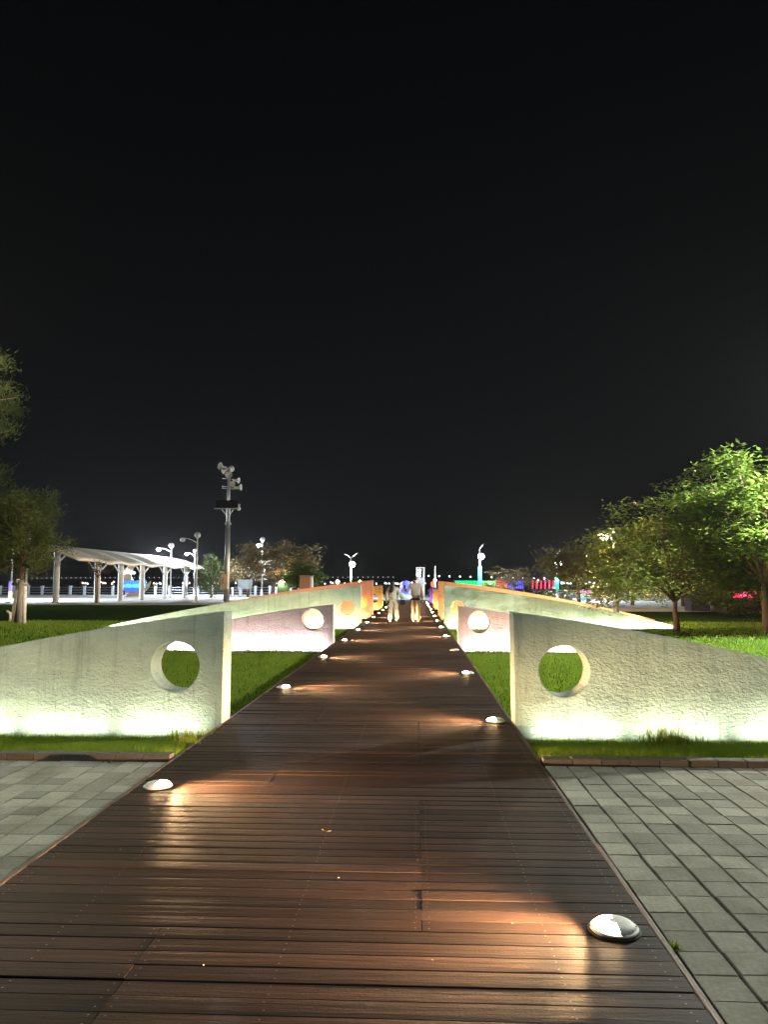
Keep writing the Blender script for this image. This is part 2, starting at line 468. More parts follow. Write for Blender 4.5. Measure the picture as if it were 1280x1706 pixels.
tag(screwV.build('screw_heads', mat('screw_steel', (0.20, 0.18, 0.16), 0.4, metal=0.8), boardwalk), kind='stuff')
for x0, x1 in ((XL - 0.032, XL - 0.004), (XR + 0.004, XR + 0.032)):
    f = MB()
    n = 34
    for k in range(n):
        y0 = DECK_Y0 + (DECK_Y1 - DECK_Y0) * k / n; y1 = DECK_Y0 + (DECK_Y1 - DECK_Y0) * (k + 1) / n - 0.004
        j = prng.gauss(0, 0.0025); jz = prng.gauss(0, 0.003)
        f.slab(x0 + j, x1 + j, y0, y1, -0.34, -0.004 + jz, 0.004)
    f.build('edge_board', M_fascia, boardwalk)

# ------------------------------------------------------------------ paving
KY = 6.42                     # front of kerb
PZ = -0.022                   # paver tops
def paving(side):
    x_in = XL - 0.036 if side < 0 else XR + 0.036
    root = MB()
    xo = x_in + side * 14
    root.box(min(x_in, xo), max(x_in, xo), -7, KY - 0.002, -0.2, PZ - 0.018)
    ro = tag(root.build('paving', M_sand), kind='structure')
    P = 0.184; g = 0.007; gy = 0.0035
    me_var = []
    for q in range(3):
        b_ = MB(); b_.slab(-P / 2 + g / 2, P / 2 - g / 2, -P / 2 + gy / 2, P / 2 - gy / 2, -0.05, 0, 0.003)
        me = bpy.data.meshes.new('paver'); me.from_pydata(b_.v, [], b_.f); me.materials.append(M_paver); me_var.append(me)
    mass = MB()
    ncol = 72; nrow = 70
    r_ = random.Random(5 + side)
    for c in range(ncol):
        # column widths: every column one paver wide, with a wider joint between columns
        x = x_in + side * (0.012 + (c + 0.5) * (P + 0.006))
        for k in range(nrow):
            y = KY - 0.008 - (k + 0.5) * P
            near = (y > 2.35 and c < 12 and side > 0 and x < 0.55 * y + 0.25) or (y > 3.3 and c < 10 and side < 0)
            dz = r_.gauss(0, 0.0014)
            if near:
                o = bpy.data.objects.new('paver', me_var[r_.randrange(3)]); COL.objects.link(o)
                o.location = (x + r_.gauss(0, 0.0015), y + r_.gauss(0, 0.0012), PZ + dz)
                o.rotation_euler = (r_.gauss(0, 0.005), r_.gauss(0, 0.005), r_.gauss(0, 0.004)); o.parent = ro
            else:
                mass.slab(x - P / 2 + g / 2, x + P / 2 - g / 2, y - P / 2 + gy / 2, y + P / 2 - gy / 2, PZ - 0.05, PZ + dz, 0.004)
    tag(mass.build('paver_field', M_paver_far, ro), kind='stuff')
    # kerb
    kr = MB(); kr.box(min(x_in, xo), max(x_in, xo), KY + 0.012, KY + 0.10, -0.2, -0.01)
    kk = tag(kr.build('kerb', M_sand), kind='structure')
    kl = 0.24
    b_ = MB(); b_.slab(-kl / 2 + 0.003, kl / 2 - 0.003, 0, 0.12, -0.12, 0.034, 0.006)
    me = bpy.data.meshes.new('kerb_stone'); me.from_pydata(b_.v, [], b_.f); me.materials.append(M_kerb)
    for k in range(58):
        o = bpy.data.objects.new('kerb_stone', me); COL.objects.link(o)
        o.location = (x_in + side * (0.005 + (k + 0.5) * kl), KY + r_.gauss(0, 0.002), r_.gauss(0, 0.002))
        o.rotation_euler = (0, r_.gauss(0, 0.004), r_.gauss(0, 0.006)); o.parent = kk
paving(-1); paving(1)

# ------------------------------------------------------------------ wing walls
HOLE_R = 0.27
def wing_wall(side, yf, h, L, mats, label, wash, th=0.35, hole_z=0.58, hole_off=0.53):
    """freestanding wall, tall at the boardwalk, curving down to the lawn, round hole near its end"""
    x_end = (XL - 0.02) if side < 0 else (XR + 0.02)
    x_tail = x_end + side * L
    def top(s):
        t = max(0.0, min(1.0, s / L)); return h - (h + 0.20) * (0.55 * t + 0.45 * t * t)
    z0 = -0.40
    bm = bmesh.new()
    N = 40
    outer = [(0.0, z0)] + [(L * k / N, top(L * k / N)) for k in range(N + 1)] + [(L, z0)]
    ov = [bm.verts.new((x_end + side * s, yf, z)) for s, z in outer]
    NH = 40
    hv = [bm.verts.new((x_end + side * (hole_off + HOLE_R * math.cos(2 * math.pi * k / NH)), yf, hole_z + HOLE_R * math.sin(2 * math.pi * k / NH))) for k in range(NH)]
    es = [bm.edges.new((ov[k], ov[(k + 1) % len(ov)])) for k in range(len(ov))]
    es += [bm.edges.new((hv[k], hv[(k + 1) % NH])) for k in range(NH)]
    r_ = bmesh.ops.triangle_fill(bm, edges=es, use_beauty=True, use_dissolve=False)
    faces = [f for f in bm.faces]
    # drop fill inside the hole
    cx = x_end + side * hole_off
    bad = [f for f in faces if (f.calc_center_median() - Vector((cx, yf, hole_z))).length < HOLE_R * 0.93 and all(v in hv for v in f.verts)]
    if bad: bmesh.ops.delete(bm, geom=bad, context='FACES_ONLY')
    faces = [f for f in bm.faces]
    ext = bmesh.ops.extrude_face_region(bm, geom=faces)
    vv = [g for g in ext['geom'] if isinstance(g, bmesh.types.BMVert)]
    bmesh.ops.translate(bm, verts=vv, vec=(0, th, 0))
    bmesh.ops.recalc_face_normals(bm, faces=bm.faces)
    be = [e for e in bm.edges if len(e.link_faces) == 2 and e.calc_face_angle(0) > 0.9]
    bmesh.ops.bevel(bm, geom=be, offset=0.012, segments=2, affect='EDGES', profile=0.5)
    me = bpy.data.meshes.new('wall_body'); bm.to_mesh(me); bm.free()
    for m_ in mats: me.materials.append(m_)
    root = empty('wing_wall', (0, 0, 0)); tag(root, label, 'wall')
    body = bpy.data.objects.new('wall_body', me); COL.objects.link(body); body.parent = root
    root.location = (x_end, yf, 0)
    body.location = (-x_end, -yf, 0)
    # linear floodlights lying in the grass at its foot
    col, power = wash
    fl = 1.0
    n = max(1, int((L - 0.2) / (fl + 0.06)))
    for k in range(n):
        s = 0.12 + (k + 0.5) * (fl + 0.06)
        x = x_end + side * s
        bm_ = MB(); bm_.box(-fl / 2, fl / 2, -0.03, 0.03, 0, 0.035); bm_.box(-fl / 2, fl / 2, -0.036, -0.031, 0.0, 0.055)
        fx = bm_.build('floodlight_bar', M_alu, root, (x - x_end, -0.14, ground_z(x, yf - 0.14) + 0.012))
        le = MB(); le.box(-fl / 2 + 0.02, fl / 2 - 0.02, -0.022, 0.022, 0.0365, 0.040)
        le.build('lens', glow('wash_lens_%.2f_%.2f' % (col[0], col[2]), col, 6.0), fx)
        light('AREA', 'floodlight_beam', (0, 0.0, 0.045), power * rnd.uniform(0.82, 1.12), col, fx, rot=(R(180 - 30), 0, 0),
              shape='RECTANGLE', size=fl * 0.9, size_y=0.035, spread=R(150))
    return root

W_mint = wall_mat('stucco_pale_mint', (0.355, 0.45, 0.40), (0.255, 0.33, 0.30))
W_lilac = wall_mat('stucco_lilac', (0.56, 0.45, 0.50), (0.43, 0.34, 0.39))
W_green = wall_mat('stucco_green', (0.33, 0.43, 0.35), (0.25, 0.34, 0.28))
W_orange = wall_mat('stucco_salmon', (0.62, 0.27, 0.18), (0.50, 0.21, 0.14))
W_orange2 = wall_mat('stucco_terracotta', (0.58, 0.32, 0.20), (0.46, 0.25, 0.155))
W_yellow = wall_mat('stucco_yellow', (0.66, 0.42, 0.16), (0.54, 0.33, 0.12))
W_violet = wall_mat('stucco_violet', (0.20, 0.10, 0.55), (0.16, 0.08, 0.42))
WARM = (1.0, 0.97, 0.70); NEUT = (1.0, 0.94, 0.82); YEL = (1.0, 0.80, 0.42)
wing_wall(-1, 8.05, 1.20, 6.4, [W_mint], 'pale mint stucco wing wall with round hole, nearest on the left of the boardwalk', (WARM, 10), hole_z=0.60)
wing_wall(1, 8.05, 1.19, 5.9, [W_mint], 'pale mint stucco wing wall with round hole, nearest on the right of the boardwalk', (WARM, 10), hole_z=0.57)
wing_wall(-1, 18.75, 0.97, 6.0, [W_lilac], 'low lilac stucco wing wall with round hole on the left of the boardwalk', (NEUT, 26), hole_z=0.59)
wing_wall(1, 18.75, 0.94, 5.3, [W_lilac], 'low lilac stucco wing wall with round hole on the right of the boardwalk', (NEUT, 26), hole_z=0.54)
wing_wall(-1, 28.1, 1.42, 10.1, [W_green], 'long mint green wing wall with round hole, left of the boardwalk behind the lilac wall', (WARM, 26))
wing_wall(1, 28.1, 1.42, 9.1, [W_green], 'long mint green wing wall with round hole, right of the boardwalk behind the lilac wall', (WARM, 26))
wing_wall(-1, 36.0, 1.66, 10.6, [W_orange], 'salmon orange wing wall rising behind the green wall on the left', (YEL, 16))
wing_wall(1, 35.6, 1.62, 10.2, [W_orange2], 'terracotta wing wall rising behind the green wall on the right', (YEL, 16))
wing_wall(-1, 46.0, 1.40, 7.0, [W_yellow], 'amber yellow wing wall beside the far boardwalk on the left', (YEL, 16))
wing_wall(1, 47.0, 1.15, 6.0, [W_yellow], 'amber yellow wing wall beside the far boardwalk on the right', (YEL, 16))
wing_wall(1, 57.0, 1.25, 6.0, [W_violet], 'violet lit wing wall at the far right end of the boardwalk', ((0.35, 0.25, 1.0), 20))

# ------------------------------------------------------------------ deck lights
M_lens = glow('deck_light_lens', (1.0, 0.64, 0.33), 130.0)
M_lens_off = mat('deck_light_lens_off', (0.32, 0.32, 0.30), 0.25)
DCOL = (1.0, 0.60, 0.28)
def deck_light(side, y, lit, label):
    x = (XL + 0.16) if side < 0 else (XR - 0.165)
    root = empty('deck_light', (x, y, 0.001), 0 if side < 0 else math.pi)
    tag(root, label, 'deck light', 'round lights let into the boardwalk edges')
    r = 0.103
    g_ = MB(); g_.lathe([(0.001, 0.0), (r + 0.010, 0.0), (r + 0.010, 0.0035), (r + 0.001, 0.004), (0.001, 0.0042)], 40)
    g_.build('gasket', mat('rubber_gasket', (0.02, 0.018, 0.016), 0.8, var=0.3, var_scale=40), root)
    b_ = MB(); b_.lathe([(r - 0.02, 0.0043), (r, 0.0043), (r, 0.013), (r - 0.004, 0.016), (r - 0.014, 0.0165)], 40)
    b_.build('base_ring', M_alu, root)
    # shell: low dome covering the outer part
    prof = [(r - 0.012, 0.014), (r - 0.014, 0.022), (r - 0.022, 0.030), (0.062, 0.0365), (0.03, 0.0395), (0.001, 0.040)]
    a0, a1 = R(92), R(268)
    sh = MB(); sh.lathe(prof, 36, None, True, a0, a1)
    sh.build('dome', M_alu, root)
    br = MB()
    br.lathe([(0.022, 0.0397), (0.012, 0.0399), (0.001, 0.040)], 16, None, True, R(-92), R(92))
    br.build('visor', M_alu, root)
    le = MB(); le.lathe([(r - 0.012, 0.014), (r - 0.016, 0.022), (r - 0.024, 0.0290), (0.0605, 0.0350), (0.0445, 0.0380), (0.0225, 0.0392)], 20, None, True, R(-92), R(92))
    le.build('lens', M_lens if lit else M_lens_off, root)
    for a_ in (100, 180, 260):
        sc_ = MB(); sc_.lathe([(0.006, 0), (0.006, 0.002), (0.001, 0.0025)], 8, Matrix.Translation(((r - 0.008) * math.cos(R(a_)), (r - 0.008) * math.sin(R(a_)), 0.0163)))
        sc_.build('screw', M_metal, root)
    if lit:
        # lamp sits right behind the lens and throws a low flat fan across the boards
        k_ = rnd.uniform(0.85, 1.15)
        light('SPOT', 'deck_light_beam', (0.104, 0, 0.040), 2300 * k_, DCOL, root, rot=(0, R(-95), 0),
              spot_size=R(128), spot_blend=1.0, shadow_soft_size=0.02).scale = (0.17, 1.2, 1.0)
        light('SPOT', 'deck_light_spill', (0.104, 0, 0.036), 230 * k_, DCOL, root, rot=(0, R(-92), 0),
              spot_size=R(150), spot_blend=1.0, shadow_soft_size=0.02).scale = (0.24, 1.6, 1.0)
    return root
ordn = ['first', 'second', 'third', 'fourth', 'fifth', 'sixth', 'seventh', 'eighth', 'ninth', 'tenth', 'eleventh', 'twelfth', 'thirteenth', 'fourteenth']
LY = [5.56] + [10.77 + 4.42 * k for k in range(12)]
RY = [3.41] + [8.28 + 4.30 * k for k in range(13)]
for k, y in enumerate(LY):
    deck_light(-1, y, True, 'lit round deck light, %s from the front along the left boardwalk edge' % ordn[k])
for k, y in enumerate(RY):
    if k == 3: deck_light(1, y, False, 'unlit round deck light beside the right lilac wall end')
    else: deck_light(1, y, True, 'lit round deck light, %s from the front along the right boardwalk edge' % ordn[k])
# ------------------------------------------------------------------ grass
def blades(name, spots, hmin, hmax, wd, material, parent=None, lean=0.5, two=True):
    """spots (n,3): root positions"""
    n = len(spots)
    a = nprng.uniform(0, 2 * np.pi, n); h = nprng.uniform(hmin, hmax, n) if np.isscalar(hmax) else nprng.uniform(hmin, hmax)
    wv = np.stack([np.cos(a), np.sin(a), np.zeros(n)], 1) * (wd * nprng.uniform(0.6, 1.3, n) / 2)[:, None]
    b_ = nprng.uniform(0, 2 * np.pi, n); ln = nprng.uniform(0.05, lean, n) * h
    tipo = np.stack([np.cos(b_) * ln, np.sin(b_) * ln, h], 1)
    mid = tipo * np.array([0.35, 0.35, 0.55])
    if two:
        V = np.stack([spots - wv, spots + wv, spots + mid + wv * 0.8, spots + mid - wv * 0.8, spots + tipo], 1).reshape(-1, 3)
        i = np.arange(n)[:, None] * 5
        F = np.concatenate([np.concatenate([i, i + 1, i + 2], 1), np.concatenate([i, i + 2, i + 3], 1), np.concatenate([i + 3, i + 2, i + 4], 1)])
    else:
        V = np.stack([spots - wv, spots + wv, spots + tipo], 1).reshape(-1, 3)
        i = np.arange(n)[:, None] * 3
        F = np.concatenate([i, i + 1, i + 2], 1)
    o = np_mesh(name, V, F, material, parent)
    return o
def rect_pts(n, x0, x1, y0, y1, z=GZ):
    return np.stack([nprng.uniform(x0, x1, n), nprng.uniform(y0, y1, n), np.full(n, z)], 1)
def patchy(pts, sc, thr):
    v = np.sin(pts[:, 0] * sc * 1.3 + 1.7) * np.sin(pts[:, 1] * sc + 0.4) + 0.6 * np.sin(pts[:, 0] * sc * 3.1 + pts[:, 1] * sc * 2.3)
    return pts[v + nprng.normal(0, 0.6, len(pts)) > thr]
# strip between kerb and nearest walls
def gz_pts(p):
    p[:, 2] = [ground_z(a, c) for a, c in p[:, :2]]; return p
P1 = gz_pts(np.concatenate([rect_pts(30000, XL - 4.4, XL - 0.04, KY + 0.13, 7.9), rect_pts(30000, XR + 0.04, XR + 4.4, KY + 0.13, 7.9)]))
g1 = blades('grass', P1, 0.05, 0.10, 0.0085, M_grass)
tag(g1, 'short bright grass strip between the kerb and the nearest walls', 'grass', kind='stuff')
# taller growth against the wall feet, and the tufts
def foot(n, yf, x0, x1, spread=0.05):
    return np.stack([nprng.uniform(x0, x1, n), yf - 0.20 - np.abs(nprng.normal(0, spread, n)), np.full(n, GZ)], 1)
def tuft(n, cx, cy_, r):
    return np.stack([nprng.normal(cx, r, n), np.minimum(nprng.normal(cy_, r * 0.6, n), 7.97), np.full(n, ground_z(cx, cy_))], 1)
P2 = np.concatenate([patchy(foot(2600, 8.05, XL - 4.4, XL - 0.05), 1.5, 0.1), patchy(foot(2600, 8.05, XR + 0.05, XR + 4.4), 1.6, 0.1)])
Pf = gz_pts(np.concatenate([rect_pts(2000, XL - 4.4, XL - 0.04, 7.66, 7.86), rect_pts(2000, XR + 0.04, XR + 4.4, 7.66, 7.86)]))
gf = blades('grass_edge', Pf, 0.08, 0.13, 0.008, M_grass2, lean=0.5)
tag(gf, 'longer unmown grass edge just in front of the nearest walls', 'grass', kind='stuff')
g2 = blades('grass_tufts', P2, 0.08, 0.19, 0.009, M_grass2, lean=0.45)
tag(g2, 'ragged taller grass growing against the feet of the nearest walls', 'grass', kind='stuff')
def tuft_thing(n, cx, cy_, r, hmax, label):
    o = blades('grass_tuft', tuft(n, cx, cy_, r), 0.10, hmax, 0.010, M_grass2, lean=0.6)
    tag(o, label, 'grass tuft')
tuft_thing(520, 2.52, 7.72, 0.14, 0.27, 'dark leafy grass tuft standing before the right mint wall')
tuft_thing(300, XL - 0.22, 7.55, 0.13, 0.24, 'bushy grass clump at the left mint wall end beside the boardwalk')
tuft_thing(160, XL - 0.12, 7.10, 0.06, 0.17, 'small pale grass clump at the boardwalk edge before the left mint wall')
# lawns between the walls
P3 = np.concatenate([rect_pts(60000, XL - 6.5, XL - 0.04, 8.5, 18.5), rect_pts(60000, XR + 0.04, XR + 5.5, 8.5, 18.5)])
g3 = blades('lawn', P3, 0.04, 0.085, 0.016, M_grass, two=False)
tag(g3, 'mown lawn between the mint and lilac walls', 'grass', kind='stuff')
P4 = np.concatenate([rect_pts(30000, XL - 9.5, XL - 0.04, 19.15, 27.9), rect_pts(30000, XR + 0.04, XR + 9.5, 19.15, 27.9)])
g4 = blades('lawn', P4, 0.04, 0.09, 0.026, M_grass, two=False)
tag(g4, 'mown lawn between the lilac and green walls', 'grass', kind='stuff')
P5 = np.concatenate([patchy(foot(1500, 18.75, XL - 5.4, XL - 0.05), 1.9, -0.1), patchy(foot(1500, 18.75, XR + 0.05, XR + 4.8), 1.6, -0.1),
                     patchy(foot(1800, 28.1, XL - 8.8, XL - 0.05), 1.2, -0.1), patchy(foot(1800, 28.1, XR + 0.05, XR + 8.8), 1.4, -0.1)])
g5 = blades('grass_tufts', P5, 0.08, 0.20, 0.018, M_grass2, lean=0.45, two=False)
tag(g5, 'ragged grass along the feet of the lilac and green walls', 'grass', kind='stuff')
def gz_pts(p):
    p[:, 2] = [ground_z(a, c) for a, c in p[:, :2]]; return p
P6 = np.concatenate([gz_pts(rect_pts(26000, -18, -8.6, 17, 34)), gz_pts(rect_pts(26000, 6.6, 18, 14, 34))])
P6 = P6[~((P6[:, 1] > 27.7) & (P6[:, 1] < 28.6) & (np.abs(P6[:, 0]) < 11.6))]
g6 = blades('lawn', P6, 0.04, 0.09, 0.035, M_grass, two=False)
tag(g6, 'dim open lawn beyond the ends of the lilac walls', 'grass', kind='stuff')

# weed at the right boardwalk edge
wd = blades('weed', tuft(26, XR + 0.055, 3.30, 0.012) * np.array([1, 1, 0]) + np.array([0, 0, PZ]), 0.015, 0.04, 0.012, M_grass2, lean=1.2)
tag(wd, 'small weed sprouting between the right paving and the boardwalk', 'weed')
# ------------------------------------------------------------------ street lamps
COOL = (0.86, 0.93, 1.0); SOFTW = (0.95, 1.0, 0.92); AMB = (1.0, 0.72, 0.38)
M_bulb_cool = glow('lamp_glass_cool', (0.90, 0.96, 1.0), 45.0)
M_bulb_warm = glow('lamp_glass_warm', (1.0, 0.80, 0.50), 14.0)
M_globe = mat('grey_globe', (0.42, 0.43, 0.44), 0.35, var=0.1, var_scale=4)
def ball_lamp(x, y, h, arm_side, label, power=900, col=COOL, arm=1.0, lit=True, pole_mat=None, drop=0.0, r=0.075, ball=0.27):
    """tapered pole, grey ball on top, one curved arm with a lit lamp head"""
    root = empty('street_lamp', (x, y, 0)); tag(root, label, 'street lamp')
    pm = pole_mat or M_polewhite
    b_ = MB(); b_.lathe([(0.001, 0), (0.19, 0), (0.19, 0.03), (0.12, 0.06), (0.115, 0.75), (0.09, 0.8), (0.001, 0.8)], 14)
    b_.build('base', pm, root)
    b_ = MB(); b_.tube([(0, 0, 0.75), (0, 0, h * 0.5), (0, 0, h - 0.32)], [r, r * 0.85, r * 0.62], 10)
    b_.build('pole', pm, root)
    b_ = MB(); b_.ball((0, 0, h - 0.32 + ball), ball, 14)
    b_.lathe([(0.08, -0.36), (0.12, -0.30), (0.1, -0.24)], 12, Matrix.Translation((0, 0, h)))
    b_.build('ball', M_globe, root)
    za = h - 0.75
    pts = []
    for k in range(7):
        t = k / 6; pts.append((arm_side * arm * t, 0, za + (0.42) * math.sin(t * 1.7) - drop * t * t))
    b_ = MB(); b_.tube(pts, [0.045, 0.042, 0.04, 0.038, 0.036, 0.034, 0.03], 8); b_.build('arm', pm, root)
    hx, hz = pts[-1][0] + arm_side * 0.16, pts[-1][2] - 0.02
    hd = MB(); hd.lathe([(0.001, 0.10), (0.10, 0.09), (0.19, 0.04), (0.215, 0.0), (0.20, -0.012)], 16, Matrix.Translation((hx, 0, hz)))
    hob = hd.build('lamp_head', M_globe, root)
    le = MB(); le.lathe([(0.205, -0.008), (0.235, -0.10), (0.17, -0.24), (0.001, -0.29)], 16, Matrix.Translation((hx, 0, hz)))
    le.build('glass', (M_bulb_cool if col is COOL else M_bulb_warm) if lit else M_globe, hob)
    if lit:
        light('POINT', 'lamp_light', (hx, 0, hz - 0.42), power, col, root, shadow_soft_size=0.12)
    return root

ball_lamp(-19.1, 63.6, 5.75, -1, 'unlit ball-topped lamp post at the far right end of the canopy', lit=False, arm=1.15)
ball_lamp(-28.2, 93.0, 5.7, -1, 'ball-topped lamp post with lit head, farthest behind the canopy end', 12000, arm=0.9)
ball_lamp(-26.2, 78.0, 5.6, -1, 'ball-topped lamp post with lit head rising through the middle of the canopy', 16000, arm=1.25)
ball_lamp(-16.7, 79.5, 6.3, -1, 'ball-topped lamp post with lit head before the amber tree', 9000, arm=0.25, drop=0.2)
ball_lamp(-36.9, 66.0, 6.0, 1, 'lamp post with lit head half hidden by the left pine', 12000, arm=0.3, drop=0.3)
ball_lamp(-33.9, 63.0, 5.4, -1, 'slim pale lamp post behind the left pine trunk', lit=False, arm=0.6)
# posts whose light falls on the paving and the right lawn, standing beside and behind the viewer
ball_lamp(13.2, 19.3, 6.6, -1, 'street lamp on the right lawn lighting the bright green tree', 15000, (0.97, 1.0, 0.86), arm=0.9)
ball_lamp(-6.6, 5.2, 6.2, 1, 'street lamp on the left paving beside the viewer', 720, SOFTW, arm=0.7)
ball_lamp(6.0, 4.4, 6.0, -1, 'street lamp on the right paving beside the viewer', 330, (0.94, 1.0, 0.92), arm=0.7)
ball_lamp(-15.2, 22.6, 11.0, -1, 'tall street lamp on the left lawn beside the pines', 3000, (1.0, 0.86, 0.52), arm=0.9)

def wing_lamp(x, y, h, label, glow_col=None, power=1500, wings=True):
    """post with two tilted solar wings, round lit lamp and (some) a glowing LED sleeve"""
    root = empty('solar_lamp', (x, y, 0)); tag(root, label, 'street lamp')
    b_ = MB(); b_.lathe([(0.001, 0), (0.2, 0), (0.2, 0.04), (0.12, 0.08), (0.12, 0.5), (0.001, 0.5)], 12); b_.build('base', M_polewhite, root)
    b_ = MB(); b_.tube([(0, 0, 0.5), (0, 0, h - 0.35)], [0.10, 0.07], 10); b_.build('pole', M_polewhite, root)
    for s_, a in (((-1, 20), (1, -38)) if wings else ((1, -50),)):
        Mx = Matrix.Translation((s_ * (0.42 if wings else 0.16), 0, h - 0.18)) @ Matrix.Rotation(R(a), 4, 'Y')
        p = MB(); p.box(-0.22 if s_ < 0 else -0.40, 0.25 if s_ < 0 else 0.38, -0.22, 0.22, -0.02, 0.02, Mx); pn = p.build('solar_wing', M_dark, root)
        q = MB(); q.box(-0.2, 0.2, -0.23, -0.222, -0.022, 0.025, Mx); q.build('edge_strip', M_polewhite, pn)
        c = MB(); c.tube([(0, 0, h - 0.42), (s_ * (0.35 if wings else 0.12), 0, h - 0.22)], 0.03, 6); c.build('bracket', M_polewhite, root)
    lb = MB(); lb.ball((0.14, -0.12, h - 1.1), 0.30, 14); lb.build('lamp_globe', M_bulb_cool, root)
    cp = MB(); cp.lathe([(0.001, 0.36), (0.08, 0.34), (0.2, 0.27), (0.21, 0.24)], 12, Matrix.Translation((0.14, -0.12, h - 1.1))); cp.build('lamp_cap', M_globe, root)
    if glow_col:
        s_ = MB(); s_.tube([(0, 0, 1.0), (0, 0, h - 2.1)], [0.17, 0.17], 12); s_.build('light_sleeve', glow('sleeve_%.1f_%.1f_%.1f' % glow_col, glow_col, 1.6), root)
    light('POINT', 'lamp_light', (0.14, -0.60, h - 1.35), power, COOL, root, shadow_soft_size=0.12)
    return root
wing_lamp(-6.65, 75, 4.55, 'double-winged solar lamp shining white behind the left salmon wall', None, 3000)
wing_lamp(6.15, 72, 5.2, 'lamp post with glowing cyan sleeve behind the right terracotta wall', (0.05, 0.85, 0.85), 3000, False)
wing_lamp(12.4, 66, 4.4, 'lamp post with glowing green sleeve beside the middle right tree', (0.03, 0.75, 0.40), 12000, False)
# dark post with warm head beside the big right tree
dp = ball_lamp(8.35, 31.5, 3.95, -1, 'dark lamp post with small amber head between the right walls and tree', 4200, AMB, arm=0.28, pole_mat=M_dark, r=0.055, ball=0.10)
# ------------------------------------------------------------------ trees
def limbs_and_tips(rng, h_trunk, h_top, rad, n_main, n_sub, lean=(0, 0), r0=0.13, droop=0.0, flat=0.75):
    mb = MB(); tips = []
    tp = Vector((lean[0], lean[1], h_trunk))
    mb.tube([(0, 0, -0.15), (lean[0] * 0.15 + 0.02, lean[1] * 0.2, h_trunk * 0.35), (lean[0] * 0.6 - 0.03, lean[1] * 0.6, h_trunk * 0.7), tp],
            [r0 * 1.35, r0, r0 * 0.88, r0 * 0.8], 9)
    zb = h_trunk * 1.12; zc = (zb + h_top) / 2; hz = (h_top - zb) / 2
    for k in range(n_main):
        a = 2.39996 * k + rng.uniform(-0.35, 0.35)
        v = -0.85 + 1.85 * (k + rng.random()) / n_main
        out = rad * math.sqrt(max(0.05, 1 - (0.92 * min(1, abs(v - 0.0))) ** 2)) * rng.uniform(0.62, 1.0)
        zt = zc + hz * v; up = max(0.25, zt - h_trunk)
        end = Vector((tp.x + out * math.cos(a), tp.y + out * math.sin(a), zt))
        c1 = tp + Vector((0, 0, -0.1 * h_trunk * rng.random()))
        m1 = c1.lerp(end, 0.4) + Vector((rng.uniform(-.15, .15), rng.uniform(-.15, .15), up * 0.18)) * 1.0
        m2 = c1.lerp(end, 0.75) + Vector((rng.uniform(-.2, .2), rng.uniform(-.2, .2), up * 0.10))
        rb = r0 * rng.uniform(0.42, 0.58)
        mb.tube([c1, m1, m2, end], [rb, rb * 0.7, rb * 0.42, rb * 0.16], 6)
        tips.append(end)
        for j in range(n_sub):
            t = rng.uniform(0.3, 0.98)
            st = m1.lerp(m2, (t - 0.3) / 0.4) if t < 0.7 else m2.lerp(end, (t - 0.7) / 0.3)
            a2 = a + rng.uniform(-1.4, 1.4); l2 = rad * rng.uniform(0.22, 0.5)
            e2 = st + Vector((math.cos(a2) * l2, math.sin(a2) * l2, l2 * (rng.uniform(-0.15, 0.55) - droop)))
            md = st.lerp(e2, 0.5) + Vector((0, 0, 0.08 * l2))
            mb.tube([st, md, e2], [rb * 0.3, rb * 0.2, rb * 0.08], 5, cap=False)
            tips += [e2, md]
            for q in range(2):
                a3 = a2 + rng.uniform(-1.2, 1.2); l3 = l2 * rng.uniform(0.35, 0.7)
                e3 = md.lerp(e2, rng.random()) + Vector((math.cos(a3) * l3, math.sin(a3) * l3, l3 * (rng.uniform(-0.25, 0.3) - droop)))
                tips.append(e3)
    return mb, tips

def leaf_cloud(rng_seed, tips, per, sig, size, zsq=0.45, curl=0.35):
    """small diamond leaves round every twig end, lying in loose layered sprays"""
    g = np.random.default_rng(rng_seed)
    T = np.array([tuple(t) for t in tips]); n = len(T) * per
    C = np.repeat(T, per, 0) + g.normal(0, 1, (n, 3)) * np.array([sig, sig, sig * zsq])
    a = g.uniform(0, 2 * np.pi, n)
    s = size * g.uniform(0.6, 1.35, n)
    d = np.stack([np.cos(a), np.sin(a), g.normal(-0.15, 0.35, n)], 1); d /= np.linalg.norm(d, axis=1)[:, None]
    side = np.cross(d, np.stack([g.normal(0, curl, n), g.normal(0, curl, n), np.ones(n)], 1)); side /= np.linalg.norm(side, axis=1)[:, None]
    nrm = np.cross(side, d)
    dd = d * (s * 0.5)[:, None]; ss = side * (s * 0.24)[:, None]; k = nrm * (s * 0.07)[:, None]
    V = np.stack([C - dd, C + ss - k, C + dd, C - ss - k], 1).reshape(-1, 3)
    i = np.arange(n)[:, None] * 4
    F = np.concatenate([np.concatenate([i, i + 1, i + 2], 1), np.concatenate([i, i + 2, i + 3], 1)])
    return V, F

